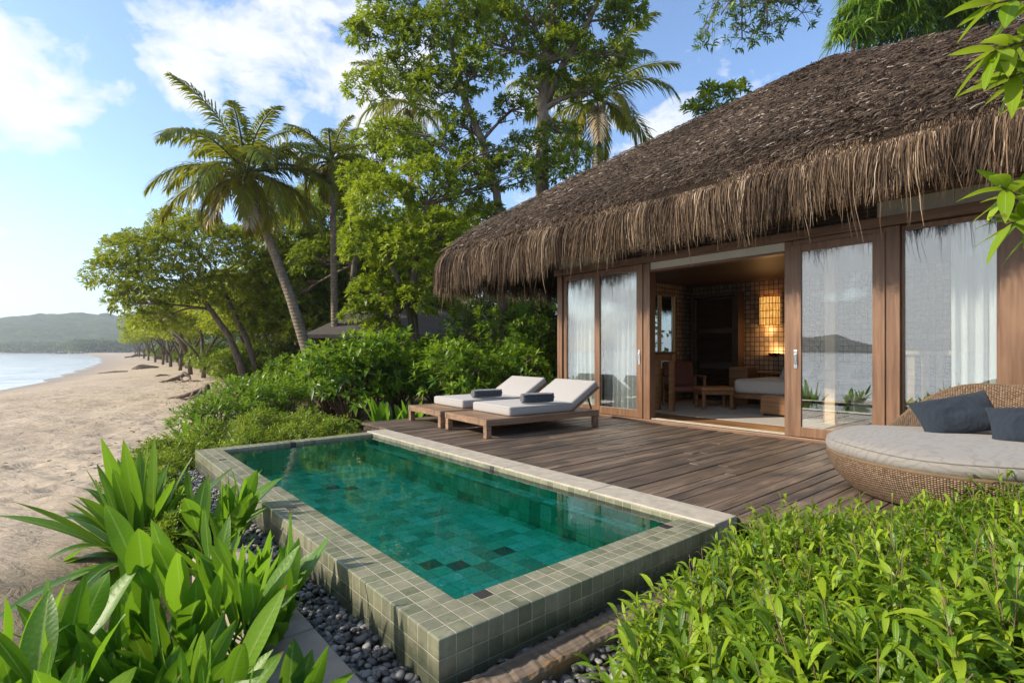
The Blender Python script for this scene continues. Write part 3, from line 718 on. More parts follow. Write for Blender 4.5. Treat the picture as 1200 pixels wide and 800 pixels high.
def fibres(N):
    side = rng.random(N) < .72
    a = 5.56*np.sqrt(rng.random(N)); l = rng.uniform(-1, 1, N)*np.where(a > 3.5, a-.28*np.clip((a-3.5)/1.2, 0, 1), a)
    x = np.where(side, -a, l); y = np.where(side, l, a)
    z = np.where(a < 5.2, 7.15-.655*a+.05*np.sin(a*.6), 3.745-(a-5.2)*1.10)+.014
    P = np.stack([AC+x, BC+y, z], 1)
    P[:, 2] += .07*vnoise(P[:, 0]*1.3, P[:, 1]*1.3, 5)
    down = np.where(side[:, None], np.array([-.82, 0, -.57])[None], np.array([0, .82, -.57])[None]); lat = np.where(side[:, None], np.array([0, 1., 0])[None], np.array([1., 0, 0])[None])
    up = np.cross(lat, down); up *= np.sign(up[:, 2:3])
    th = rng.normal(0, .85, N); L = rng.uniform(.04, .15, N); w = rng.uniform(.0025, .0065, N)
    pos = [P]; cu = rng.normal(0, .7, N)
    for k in range(3):
        tk = th+cu*k
        pos.append(pos[-1]+(down*np.cos(tk)[:, None]+lat*np.sin(tk)[:, None]+up*(.22-.2*k+rng.normal(size=N)*.1)[:, None])*(L/3)[:, None])
    Q = np.stack(pos, 1); tk = th[:, None]+cu[:, None]*np.arange(4)[None]
    Wd = (-down[:, None]*np.sin(tk)[..., None]+lat[:, None]*np.cos(tk)[..., None])*w[:, None, None]+up[:, None]*(w*.6)[:, None, None]
    V = np.stack([Q-Wd, Q+Wd], 2).reshape(-1, 3); k_ = np.arange(3)*2; fl = np.stack([k_, k_+1, k_+3, k_+2], 1)
    F = (fl[None]+8*np.arange(N)[:, None, None]).reshape(-1, 4)
    T = np.clip(rng.beta(1.6, 2.4, N)+.25*vnoise(P[:, 0]*.9, P[:, 1]*.9, 3), 0, 1)
    return V, F, np.repeat(T, 8)
V, F, T = fibres(46000); V = left(V)
npmesh('thatch_fibre', V, F, M['fibre'], roof, {'tint': T}, False)
# ================================================================== INSIDE THE VILLA
def curtain(x, y0, y1, z0, z1, label, group='white sheer curtains behind the glass'):
    t = thing('curtain', label, 'curtain', (x, (y0+y1)/2, 0), 0, group)
    nu = int((y1-y0)/.012); nv = 14; U = np.linspace(y0, y1, nu); Vv = np.linspace(z0, z1, nv)
    A, B = np.meshgrid(U, Vv); ph = random.random()*6
    fl = 1-.45*(B-z0)/(z1-z0)
    X = x+.040*np.sin(A*58+ph+.5*np.sin(A*9))*(.6+.4*fl)+.012*np.sin(A*131+ph*2)+.01*np.sin(B*2+A*5)
    id_ = np.arange(A.size).reshape(A.shape); F = np.stack([id_[:-1, :-1], id_[:-1, 1:], id_[1:, 1:], id_[1:, :-1]], -1).reshape(-1, 4)
    npmesh('cloth', np.stack([X, A, B], -1).reshape(-1, 3), F, M['curtain'], t)
    MB().tube([(x, y0-.03, z1+.015), (x, y1+.03, z1+.015)], .012, 8).build('rail', M['steel'], t, smooth=True)
curtain(7.48, 6.36, 7.14, .05, 2.50, 'white sheer curtain behind the narrow glass door nearest the loungers')
curtain(7.50, 5.38, 6.30, .05, 2.50, 'white sheer curtain behind the glass door left of the open doorway')
curtain(7.47, .93, 1.36, .05, 2.56, 'white pleated curtain drawn to the right side of the fixed window')
tag(MB().rbox(8.3, 11.2, 3.0, 6.7, .003, .016, .004, 1).build('rug', M['rug']), 'grey beige woven rug on the bedroom floor', 'rug')
# bed
bed = thing('bed', 'low wooden bed with a white mattress seen through the doorway', 'bed', (10.8, 4.2, 0))
MB().box(9.92, 11.75, 3.1, 5.2, .24, .33).build('frame', M['honey_wood'], bed, bevel=.008)
for a, b in ((9.93, 5.11), (9.93, 3.12), (11.6, 5.11), (11.6, 3.12)): MB().box(a, a+.08, b, b+.08, .016, .239).build('leg', M['honey_wood'], bed, bevel=.006)
MB().rbox(9.95, 11.7, 3.13, 5.14, .332, .60, .07, 4).build('mattress', M['bed_linen'], bed, smooth=True)
def pillow_mesh(w, h, t, n=18):
    u = np.linspace(-1, 1, n); A, B = np.meshgrid(u, u)
    e = (1-np.abs(A)**3.)*(1-np.abs(B)**3.)
    pin = 1-.07*(1-np.abs(A))*0
    X = A*w/2*(1-.07*(1-B**2)*np.abs(A)**4*0+.0)*(1-.05*(np.abs(B)**2)*-1*0); Y = B*h/2
    X = A*w/2*(1-.06*(1-B**2)*np.abs(A)); Y = B*h/2*(1-.08*(1-A**2)*np.abs(B))
    Zt = t/2*np.sqrt(np.maximum(e, 0))+.006*vnoise(A*4, B*4, 3)*np.sqrt(e+1e-6)*4*t/.14
    V = np.concatenate([np.stack([X, Y, Zt], -1).reshape(-1, 3), np.stack([X, Y, -t/2*np.sqrt(np.maximum(e, 0))], -1).reshape(-1, 3)])
    id_ = np.arange(n*n).reshape(n, n); F = np.stack([id_[:-1, :-1], id_[:-1, 1:], id_[1:, 1:], id_[1:, :-1]], -1).reshape(-1, 4)
    return V, np.concatenate([F, F[:, ::-1]+n*n])
def pillow(name, label, cat, c, xa, za, w, h, t, mat, group=None):
    """xa = long axis, za = face normal (world directions)"""
    V, F = pillow_mesh(w, h, t)
    z = Vector(za).normalized(); x = Vector(xa); x = (x-z*x.dot(z)).normalized(); y = z.cross(x)
    R = np.array([x, y, z]); me_o = npmesh(name, V@R, F, M[mat]); me_o.location = c
    return tag(me_o, label, cat, group)
pillow('pillow', 'grey pillow propped up on the bed just left of the door stile', 'pillow', (10.35, 4.12, .78), (.25, 1, 0), (-.85, .2, .55), .62, .42, .16, 'pillow_grey')
pillow('pillow', 'grey pillow on the bed seen through the sliding door glass', 'pillow', (10.45, 3.5, .76), (.1, 1, 0), (-.85, 0, .5), .6, .42, .16, 'pillow_grey')
t = thing('bench_chest', 'pale wooden chest standing at the side of the bed', 'chest', (9.5, 4.0, 0))
MB().box(9.33, 9.8, 3.66, 4.32, .05, .36).build('body', M['honey_wood'], t, bevel=.006)
for a, b in ((9.36, 3.69), (9.36, 4.25), (9.73, 3.69), (9.73, 4.25)): MB().box(a, a+.04, b, b+.04, .017, .049).build('foot', M['dark_wood'], t)
t = thing('bedside_console', 'wooden console block behind the far corner of the bed', 'console', (11.2, 5.5, 0))
MB().box(10.9, 11.35, 5.32, 5.72, .0, .80).build('body', M['honey_wood'], t, bevel=.006)
MB().box(11.38, 11.88, 4.4, 5.7, .66, .70).build('shelf', M['honey_wood'], t, bevel=.004)
t = thing('cabinet', 'white drawer cabinet behind the sliding door glass', 'cabinet', (10.2, 2.9, 0))
MB().box(9.95, 10.4, 2.62, 3.2, .03, .46).build('body', M['white_paint'], t, bevel=.006)
for z in (.05, .255): 
    f = MB().box(9.93, 9.949, 2.64, 3.18, z, z+.19).build('drawer', M['white_paint'], t, bevel=.003)
    MB().tube([(9.92, 2.86, z+.1), (9.92, 2.96, z+.1)], .007, 6).build('knob', M['steel'], f)
t = thing('writing_desk', 'honey coloured wooden desk behind the sliding door glass', 'desk', (9.6, 2.9, 0))
MB().box(9.3, 9.86, 2.45, 3.32, .66, .70).build('top', M['honey_wood'], t, bevel=.005)
for a, b in ((9.31, 3.24), (9.31, 2.46), (9.78, 3.24), (9.78, 2.46)): MB().box(a, a+.07, b, b+.07, .017, .659).build('leg', M['honey_wood'], t, bevel=.005)
t = thing('column', 'pale wooden column from floor to ceiling behind the sliding door glass', 'column', (9.05, 3.1, 0))
MB().box(8.98, 9.12, 3.02, 3.17, .017, 2.715).build('shaft', M['pale_wood'], t, bevel=.01)
t = thing('console_table', 'tall wooden console frame just inside the left of the open doorway', 'table', (8.35, 5.83, 0))
MB().box(7.98, 8.75, 5.62, 6.05, 1.09, 1.13).build('top', M['dark_wood'], t, bevel=.005)
for a, b in ((8.0, 5.64), (8.0, 5.94), (8.64, 5.64), (8.64, 5.94)): MB().box(a, a+.08, b, b+.08, .0, 1.089).build('leg', M['honey_wood'], t, bevel=.005)
MB().box(8.09, 8.63, 5.66, 5.70, .97, 1.088).build('apron', M['honey_wood'], t, bevel=.004)
ac = thing('armchair', 'dark wooden armchair with a brick red leather back cushion', 'armchair', (9.75, 6.10, .016), math.radians(-40))
def loc(m, name, mat, par, **k): return m.build(name, M[mat], par, world=False, **k)
loc(MB().rbox(-.3, .3, -.3, .3, .30, .42, .03), 'seat', 'red_leather', ac, smooth=True)
loc(MB().rbox(-.31, .31, -.06, .06, 0, .52, .03, M=Matrix.Translation((0, .30, .40)) @ Matrix.Rotation(-.3, 4, 'X')), 'backrest', 'red_leather', ac, smooth=True)
for sx in (-1, 1):
    for sy in (-.28, .28): loc(MB().box(sx*.33-.025, sx*.33+.025, sy-.025, sy+.025, 0, .60), 'leg', 'honey_wood', ac, bevel=.005)
    loc(MB().box(sx*.33-.035, sx*.33+.035, -.33, .33, .601, .635), 'armrest', 'honey_wood', ac, bevel=.006)
ot = thing('footstool', 'tan leather topped wooden footstool in front of the armchair', 'footstool', (9.72, 5.42, .016), math.radians(-40))
loc(MB().rbox(-.32, .32, -.24, .24, .36, .44, .03), 'cushion', 'tan_leather', ot, smooth=True)
loc(MB().box(-.31, .31, -.23, .23, .29, .359), 'frame', 'honey_wood', ot, bevel=.005)
for sx in (-.27, .27):
    for sy in (-.19, .19): loc(MB().box(sx-.025, sx+.025, sy-.025, sy+.025, 0, .289), 'leg', 'honey_wood', ot, bevel=.004)
wd = thing('wardrobe', 'dark wardrobe with louvred doors against the rear wall', 'wardrobe', (11.75, 6.45, 0))
f = MB().box(11.62, 11.895, 5.88, 5.96, 0, 2.5).box(11.62, 11.895, 7.0, 7.08, 0, 2.5).box(11.62, 11.895, 5.961, 6.999, 2.42, 2.5).box(11.86, 11.895, 5.961, 6.999, 0, 2.419)
f.build('carcass', M['dark_wood'], wd, bevel=.004)
for zz in (.04, .86, 1.64):
    m = MB(); m.box(11.64, 11.67, 5.97, 6.04, zz, zz+.74).box(11.64, 11.67, 6.92, 6.99, zz, zz+.74)
    for i in range(13): m.box(-.028, .028, -.44, .44, -.004, .004, M=Matrix.Translation((11.66, 6.48, zz+.06+.052*i)) @ Matrix.Rotation(.7, 4, 'Y'), tint=random.random())
    m.build('louvre_door', M['dark_wood'], wd)
wn = thing('side_window', 'tall side window with pale frame posts in the left wall of the bedroom', 'window', (10.2, VY1-.06, 0))
for a in (9.31, 9.95, 10.55, 11.12): MB().box(a, a+.07, VY1-.09, VY1-.02, .752, 2.448).build('mullion', M['pale_wood'], wn, bevel=.004)
MB().box(9.381, 11.119, VY1-.058, VY1-.05, .76, 2.44).build('pane', M['glass'], wn)
# lamps
lp = thing('wall_lamp', 'glowing woven half round lamp shade high on the mosaic wall', 'lamp', (11.9, 5.3, 2.02))
m = MB(); n = 20; R = .215
vs = [(11.885-R*.8*math.sin(PI*i/n), 5.3+R*math.cos(PI*i/n), z) for z in (1.72, 2.34) for i in range(n+1)]
m.raw(vs, [(i, i+1, n+2+i, n+1+i) for i in range(n)]).build('shade', M['lamp_shade'], lp, smooth=True)
m = MB()
for z in (1.72, 1.87, 2.03, 2.19, 2.34): m.tube([(11.885-(R+.006)*.8*math.sin(PI*i/n), 5.3+(R+.006)*math.cos(PI*i/n), z) for i in range(n+1)], .007, 6)
for i in range(0, n+1, 2): m.tube([(11.885-(R+.006)*.8*math.sin(PI*i/n), 5.3+(R+.006)*math.cos(PI*i/n), z) for z in (1.70, 2.36)], .006, 6)
m.build('frame', M['dark_wood'], lp)
sc = thing('wall_sconce', 'small dark dish sconce lighting the mosaic wall below the woven lamp', 'sconce', (11.9, 5.2, 1.1))
m = MB(); prf = [(.0, 1.02), (.06, 1.03), (.11, 1.07), (.125, 1.10), (.11, 1.10), (.05, 1.05)]; n = 16
vs = [(11.76-r*math.cos(2*PI*k/n), 5.15+r*math.sin(2*PI*k/n), z) for r, z in prf for k in range(n)]
m.raw(vs, [(i*n+k, i*n+(k+1) % n, (i+1)*n+(k+1) % n, (i+1)*n+k) for i in range(len(prf)-1) for k in range(n)]).build('dish', M['dark_wood'], sc, smooth=True)
MB().box(11.80, 11.897, 5.13, 5.17, 1.035, 1.06).build('arm', M['dark_wood'], sc)
def bulb(c, e, par):
    l = bpy.data.lights.new('bulb', 'POINT'); l.energy = e; l.color = (1., .55, .2); l.shadow_soft_size = .04
    o = bpy.data.objects.new('bulb', l); COL.objects.link(o); o.location = c
bulb((11.80, 5.3, 2.02), 4, lp); bulb((11.74, 5.15, 1.13), 7, sc); bulb((11.78, 5.3, 1.62), 3, lp)
# ================================================================== TERRACE FURNITURE
def make_lounger(loc_, rz, label):
    t = thing('sun_lounger', label, 'sun lounger', loc_, rz, 'sun loungers side by side on the deck')
    L, W = 2.06, 1.11
    f = MB(); f.box(0, L, 0, .045, .165, .25, .3).box(0, L, W-.045, W, .165, .25, .4).box(0.001, .06, .046, W-.046, .165, .25, .5).box(L-.06, L-.001, .046, W-.046, .165, .25, .6)
    loc(f, 'frame', 'teak', t, bevel=.004)
    s = MB(); n = 13
    for i in range(n): s.box(.062, L-.062, .05+i*(W-.1)/n+.004, .05+(i+1)*(W-.1)/n-.004, .226, .248, random.random())
    loc(s, 'slat_top', 'teak', t, bevel=.003)
    for x in (.005, L-.085):
        for y in (.004, W-.084): loc(MB().box(x, x+.08, y, y+.08, .001, .163, random.random()), 'leg', 'teak', t, bevel=.005)
    m = MB(); m.rbox(.44, 1.62, .09, W-.05, .25, .385, .035, 4)
    loc(m, 'mattress', 'lounge_fabric', t, smooth=True)
    pt = []
    for cx, cy, a0 in ((1.585, W-.085, 0), (.475, W-.085, 90), (.475, .125, 180), (1.585, .125, 270)):
        for q in range(5): an = math.radians(a0+22.5*q); pt.append((cx+.033*math.cos(an), cy+.033*math.sin(an), .368))
    loc(MB().tube(pt+[pt[0]], .005, 6), 'piping', 'pillow_grey', t, smooth=True)
    T = Matrix.Translation((1.615, 0, .262)) @ Matrix.Rotation(-math.radians(31), 4, 'Y')
    m = MB(); m.rbox(.0, .64, .09, W-.05, .01, .125, .035, 4, M=T); loc(m, 'back_cushion', 'lounge_fabric', t, smooth=True)
    m = MB(); m.box(-.0, .64, .10, W-.06, -.022, .008, .4, M=T); b = loc(m, 'backrest_board', 'teak', t, bevel=.003)
    for y in (.14, W-.14): loc(MB().tube([(2.03, y, .256), (1.96, y, .44)], .014, 8), 'prop', 'dark_wood', b)
    return t
make_lounger((4.17, 5.49, 0), math.radians(-4), 'teak sun lounger with grey cushions nearest the camera, blue roll towel on it')
make_lounger((4.25, 6.73, 0), math.radians(-4), 'teak sun lounger with grey cushions on the far side, by the green shrubs')
def towel(c, rz, lab, flat, R=.075, L=.50):
    t = thing('rolled_towel', lab, 'towel', c, rz)
    th = np.linspace(0, 2*PI*3.4, 110); r = .012+(R-.012)*th/th[-1]
    n = len(th); V = []; F = []
    nx = 13; xs = np.linspace(-L/2, L/2, nx)
    for j, x in enumerate(xs):
        bul = 1-.10*(abs(x)/(L/2))**4
        for i in range(n):
            V.append((x+.006*math.sin(i*.9)*(abs(x) > L*.48), r[i]*math.cos(th[i])*bul*(1.12 if flat < .9 else 1.0), r[i]*math.sin(th[i])*flat*bul+R*flat))
    for j in range(nx-1):
        for i in range(n-1): F.append((j*n+i, j*n+i+1, (j+1)*n+i+1, (j+1)*n+i))
    me = npmesh('roll', V, F, M['towel'], t, world=False); s = me.modifiers.new('s', 'SOLIDIFY'); s.thickness = .013; s.offset = 0
    V2 = []; F2 = []
    for i in range(n):                                      # the paler inner layers showing at the near end
        for k_ in (0, 1):
            rr = max(r[i]-.006, .004)*(.93); V2.append((-L/2-.004+.010*k_, rr*math.cos(th[i])*(1.12 if flat < .9 else 1.0)*.9, rr*math.sin(th[i])*flat*.9+R*flat))
    for i in range(n-1): F2.append((2*i, 2*i+1, 2*i+3, 2*i+2))
    me = npmesh('inner_layer', V2, F2, M['towel_end'], t, world=False); s = me.modifiers.new('s', 'SOLIDIFY'); s.thickness = .016; s.offset = 0
towel((5.23, 5.66, .388), math.radians(-14), 'tightly rolled blue towel on the lounger nearest the camera', .97, .078, .50)
towel((5.22, 6.86, .388), math.radians(-10), 'flattened rolled blue towel on the far lounger', .84, .082, .50)
# round wicker daybed
db = thing('wicker_daybed', 'round brown wicker daybed with a pale cushion and curved back', 'daybed', (5.45, .90, 0))
def smooth(x, a, b): 
    x = np.clip((x-a)/(b-a), 0, 1); return x*x*(3-2*x)
nth = 160; th = np.linspace(0, 2*PI, nth+1)+math.radians(-40-180)
thc = th+math.radians(40)
rimz = .295+.53*smooth(np.cos(thc+math.radians(2)), -.25, .72)
lev = 26; V = []; U_ = []; W_ = []
for i in range(nth+1):
    zr = rimz[i]
    prof_ = []
    for k in range(lev+1):
        f = k/lev; z = .015+(zr-.015)*f
        r = .76+.19*math.sin(min(z/.30, 1)*PI/2)**.9+.16*max(0, z-.30)
        prof_.append((r, z))
    rt = prof_[-1][0]
    prof_ += [(rt-.012, zr+.018), (rt-.035, zr+.020), (rt-.05, zr+.0)]
    for k in range(8): prof_.append((rt-.05-.10*(k+1)/8*min(1, (zr-.2)*1.5), zr+(.22-zr)*(k+1)/8))
    acc = 0
    for k, (r, z) in enumerate(prof_):
        V.append((r*math.cos(th[i]), r*math.sin(th[i]), z)); U_.append((th[i]-th[0])*.93)
        if k: acc += math.hypot(r-prof_[k-1][0], z-prof_[k-1][1])
        W_.append(acc)
npf = len(prof_)
F = [(i*npf+k, (i+1)*npf+k, (i+1)*npf+k+1, i*npf+k+1) for i in range(nth) for k in range(npf-1)]
npmesh('wicker_shell', V, F, M['wicker'], db, {'wu': U_, 'wv': W_}, world=False)
rm = MB(); rm.tube([((V[i*npf+lev][0])*.985, (V[i*npf+lev][1])*.985, rimz[i]+.010) for i in range(nth+1)], .017, 8)
loc(rm, 'rim', 'wicker_rim' if 'wicker_rim' in M else 'twig', db, smooth=True)
m = MB(); n = 72; pr = [(0, .29), (.86, .291), (.925, .305), (.955, .34), (.957, .375), (.935, .415), (.87, .440), (.6, .455), (.3, .46), (0.001, .46)]
vs = []
for r, z in pr:
    for k in range(n):
        a = 2*PI*k/n; vs.append((r*math.cos(a), r*math.sin(a), z+.008*math.sin(a*5+r*9)*(r > .3)))
m.raw(vs, [(i*n+k, i*n+(k+1) % n, (i+1)*n+(k+1) % n, (i+1)*n+k) for i in range(len(pr)-1) for k in range(n)])
cu = loc(m, 'seat_cushion', 'daybed_fabric', db, smooth=True)
p_ = MB(); p_.tube([(.944*math.cos(2*PI*k/n),   .944*math.sin(2*PI*k/n), .406+.008*math.sin(2*PI*k/n*5+8.3)) for k in range(n+1)], .007, 6); loc(p_, 'piping', 'daybed_fabric', cu, smooth=True)
def dirw(r, d, z): v = c2w(r, d, 0); return (v.x, v.y, z)
pillow('throw_cushion', 'navy blue oblong cushion leaning on the back of the daybed', 'cushion', c2w(3.80, 4.52, .60), dirw(1, -.12, .12), dirw(-.35, -.8, .62), .60, .38, .17, 'navy', None)
pillow('throw_cushion', 'navy blue cushion lying nearest the right edge on the daybed seat', 'cushion', c2w(4.02, 4.06, .565), dirw(.85, -.5, -.02), dirw(-.55, -.65, .75), .55, .38, .16, 'navy', None)
# balustrade behind the fixed window
rl = thing('wooden_balustrade', 'tan wooden balustrade with upright bars seen through the fixed window', 'balustrade', (7.9, 1.5, 0))
MB().box(7.84, 7.96, .62, 1.93, 1.10, 1.15).build('handrail', M['tan_wood'], rl, bevel=.006)
MB().box(7.87, 7.93, .62, 1.93, .10, .16).build('lower_rail', M['tan_wood'], rl, bevel=.006)
pp = MB().box(7.82, 7.98, 1.94, 2.08, .001, 1.15).build('post', M['tan_wood'], rl, bevel=.008)
MB().box(7.80, 8.0, 1.92, 2.16, 1.152, 1.20).build('post_cap', M['white_paint'], pp, bevel=.006)
for i in range(9): MB().box(7.885, 7.915, .66+.14*i, .735+.14*i, .161, 1.099).build('baluster', M['tan_wood'], rl, bevel=.004)
# ================================================================== VEGETATION
def gz(r, d): return float(ground(np.array(r, float), np.array(d, float)))
def dome(n, c, rad, lo=-.1, pw=.5):
    """points in the outer part of a dome / blob, with outward directions"""
    u = nrm(rv(n)); 
    bad = u[:, 2] < lo; u[bad, 2] = -u[bad, 2]
    f = (rng.random(n)**pw)*.45+.55
    P = np.array(c)+u*np.array(rad)*f[:, None]
    return P, nrm(u/np.array(rad))
def stems(base, tips, r0, r1, n=5, bend=.15, mb=None, k=5):
    mb = mb or MB(); b = Vector(base)
    for tp in tips:
        tp = Vector(tp); L = (tp-b).length; off = Vector((random.uniform(-1, 1), random.uniform(-1, 1), random.uniform(.2, 1)))*L*bend
        ps = [b.lerp(tp, i/k)+off*math.sin(PI*i/k) for i in range(k+1)]
        mb.tube(ps, [r0+(r1-r0)*i/k for i in range(k+1)], n, tint=random.random())
    return mb
# ---- bright narrow leaved hedge in the near right corner
def hedge_shrub(r, d, rad, top, label, nsh=120, seed=0):
    p = c2w(r, d, 0); base = -.26; h = top-base
    t = thing('hedge_shrub', label, 'shrub', (p.x, p.y, base), 0, 'bright green hedge in front of the deck')
    lf = Leaves()
    P, D = dome(nsh, (p.x, p.y, base+h*.35), (rad, rad, h*.60), .0, .6)
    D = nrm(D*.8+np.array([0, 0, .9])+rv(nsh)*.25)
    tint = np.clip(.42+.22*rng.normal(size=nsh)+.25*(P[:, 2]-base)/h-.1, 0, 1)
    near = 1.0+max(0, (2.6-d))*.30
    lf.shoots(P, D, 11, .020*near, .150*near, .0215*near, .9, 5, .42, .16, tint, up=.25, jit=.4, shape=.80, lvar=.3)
    m = int(nsh*.28)                                       # longer wands standing out of the mass
    P3, D3 = dome(m, (p.x, p.y, base+h*.45), (rad*.95, rad*.95, h*.62), .1, .3)
    D3 = nrm(D3*.7+np.array([0, 0, 1.])+rv(m)*.3)
    lf.shoots(P3, D3, 9, .027*near, .170*near, .0225*near, .95, 5, .5, .16, np.clip(.62+.2*rng.normal(size=m), 0, 1), up=.2, jit=.4, shape=.78)
    ws = MB()
    for a_, b_ in zip(P3, D3): ws.tube([Vector(a_)-Vector(b_)*.06, Vector(a_)+Vector(b_)*.26*near], [.0035, .0015], 5)

    P2, D2 = dome(int(nsh*.5), (p.x, p.y, base+h*.2), (rad*.85, rad*.85, h*.5), -.1, 1.)
    lf.shoots(P2, nrm(D2+rv(len(P2))*.5), 9, .018, .09, .025, 1.2, 2, .2, .1, np.clip(.3+.2*rng.normal(size=len(P2)), 0, 1))
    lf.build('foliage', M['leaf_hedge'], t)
    stems((p.x, p.y, base-.05), P[::4], .007, .003, mb=ws).build('stem', M['twig'], t, smooth=True)
HG = [(.60, 1.58, .27, -.08), (.66, 1.92, .22, -.12), (.98, 1.52, .34, .10), (1.45, 1.50, .34, .20), (1.9, 1.62, .36, .24), (.85, 2.02, .32, -.02), (1.30, 1.98, .36, .10), (1.78, 2.05, .36, .17), (2.25, 2.1, .38, .2),
      (1.08, 2.45, .26, -.06), (1.38, 2.5, .36, .06), (1.86, 2.55, .38, .12), (2.36, 2.62, .38, .12), (1.42, 2.84, .24, .02), (1.72, 2.98, .33, .09), (2.2, 3.08, .34, .05), (2.72, 3.1, .38, .11), (3.12, 3.25, .36, .15), (2.85, 2.7, .38, .15)]
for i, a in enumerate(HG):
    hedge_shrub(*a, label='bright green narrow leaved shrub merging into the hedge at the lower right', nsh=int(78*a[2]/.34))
# ---- broad leaved ginger clumps at the lower left
def ginger(r, d, n, hh, label, spread=.19, LL=.43, WW=.100, lean=(0, 0), group=None):
    z0 = gz(r, d)-.02; p = c2w(r, d, z0)
    t = thing('ginger_plant', label, 'plant', p, 0, group)
    lf = Leaves(); mb = MB()
    for i in range(n):
        a = random.random()*6.28; q = random.random()**.6
        b = Vector((p.x+spread*q*math.cos(a)*.7, p.y+spread*q*math.sin(a)*.7, z0))
        h = .92*hh*random.uniform(.6, 1.05)
        tip = b+Vector((math.cos(a)*q*.38*h+lean[0], math.sin(a)*q*.38*h+lean[1], h))
        ps = [b.lerp(tip, k/6)+Vector((math.cos(a), math.sin(a), 0))*(-.06*math.sin(PI*k/6)*h) for k in range(7)]
        mb.tube(ps, [.011*(1-.7*k/6) for k in range(7)], 6)
        nl = random.randint(6, 9); az = random.random()*6.28
        for j in range(nl):
            f = .38+.62*(j+1)/nl; kk = min(5.999, f*6); k0 = int(kk); pt = ps[k0].lerp(ps[min(k0+1, 6)], kk-k0)
            ax = (ps[min(k0+1, 6)]-ps[max(k0-1, 0)]).normalized()
            sd = 1 if j % 2 else -1
            rad = Vector((math.cos(az)*sd, math.sin(az)*sd, 0))+Vector((random.uniform(-.4, .4), random.uniform(-.4, .4), 0)); rad = (rad-ax*rad.dot(ax)).normalized()
            an = random.uniform(.18, .62) if j < nl-1 else random.uniform(.05, .25)
            dd = ax*math.cos(an)+rad*math.sin(an)
            nn = ax*math.sin(an)-rad*math.cos(an)+Vector((random.uniform(-.25, .25), random.uniform(-.25, .25), .1))
            l = LL*random.uniform(.75, 1.15)*(.8+.2*math.sin(PI*(j+1)/nl))
            lf.add([pt[:]], [dd[:]], [nn[:]], l, WW*random.uniform(.85, 1.15)*l/LL, 9, random.uniform(.02, .26), random.uniform(.05, .18), np.array([min(1, max(0, random.gauss(.5, .22)))]), .82, random.choice([0, .03, .06]))
    lf.build('foliage', M['leaf_big'], t); mb.build('stem', M['stem'], t, smooth=True)
GL = [(-1.72, 1.72, 8, .72, 'lush broad leaved ginger plant filling the bottom left corner of the view'),
      (-1.36, 1.66, 9, .74, 'broad leaved ginger plant at the bottom edge, second from the left corner'),
      (-1.14, 1.66, 8, .66, 'broad leaved ginger plant at the bottom edge, third from the left corner'),
      (-1.02, 1.92, 6, .60, 'broad leaved ginger plant nearest the concrete kerb at the bottom'),
      (-1.80, 2.20, 7, .52, 'broad leaved ginger plant standing behind the corner plant, sand to its left'),
      (-1.30, 2.18, 9, .84, 'tall ginger plant in the middle of the lower left bed'),
      (-1.18, 2.55, 6, .64, 'ginger plant right against the long left wall of the pool'),
      (-1.60, 2.95, 7, .58, 'ginger plant behind the tall middle one, near the left wall of the pool'),
      (-2.18, 3.85, 6, .78, 'ginger plant with upright leaves touching the pool rim near its far left corner')]
for a in GL: ginger(*a)
def rosette(r, d, n, L, W, label, name='strap_plant', cat='plant', mat='leaf_big', droop=(.1, .8), elev=(.3, 1.5), tint=.45, z0=None, lean=None, seg=10, parentless=True, shape=.95):
    z = gz(r, d)-.02 if z0 is None else z0; p = c2w(r, d, z); t = thing(name, label, cat, p)
    el = rng.uniform(*elev, n); az = rng.random(n)*6.28
    D = np.stack([np.cos(az)*np.cos(el), np.sin(az)*np.cos(el), np.sin(el)], 1)
    if lean is not None: D = nrm(D+np.array(lean))
    P = np.array(p)+np.stack([np.cos(az), np.sin(az), 0*az], 1)*rng.random((n, 1))*.10+np.array([0, 0, .03])
    N_ = np.stack([-np.cos(az)*np.sin(el), -np.sin(az)*np.sin(el), np.cos(el)], 1)+rv(n)*.12
    lf = Leaves(); lf.add(P, D, N_, L*rng.uniform(.7, 1.1, n), W*rng.uniform(.8, 1.1, n), seg, rng.uniform(*droop, n)*np.cos(el), .12, np.clip(tint+rng.normal(size=n)*.2, 0, 1), shape, .03)
    lf.build('foliage', M[mat], t)
    MB().tube([p, p+Vector((0, 0, .10))], [.05, .03], 8).build('stem', M['stem'], t, smooth=True)
    return t
lx = c2w(-1, 0, 0)
rosette(-3.05, 4.35, 54, 1.16, .14, 'large bird nest like plant with long arching leaves on the open sand', 'birdnest_plant', droop=(.15, .95), elev=(.25, 1.45), lean=(lx.x*.12, lx.y*.12, 0), tint=.42)
rosette(-5.2, 8.7, 34, .80, .085, 'clump of upright strap leaves beyond the far left pool corner', droop=(.1, .5), elev=(.6, 1.5), tint=.6)
rosette(-4.7, 9.2, 26, .70, .08, 'second clump of strap leaves, right behind the first beyond the pool corner', droop=(.1, .5), elev=(.6, 1.5), tint=.55)
rosette(-2.45, 10.0, 16, .95, .24, 'plant with very broad glossy paddle leaves left of the loungers', 'paddle_leaf_plant', droop=(.1, .4), elev=(.7, 1.4), tint=.45, shape=.9)
rosette(-1.95, 10.15, 13, .80, .21, 'second plant with broad paddle leaves, just beside the lounger ends', 'paddle_leaf_plant', droop=(.1, .4), elev=(.7, 1.4), tint=.5, shape=.9)
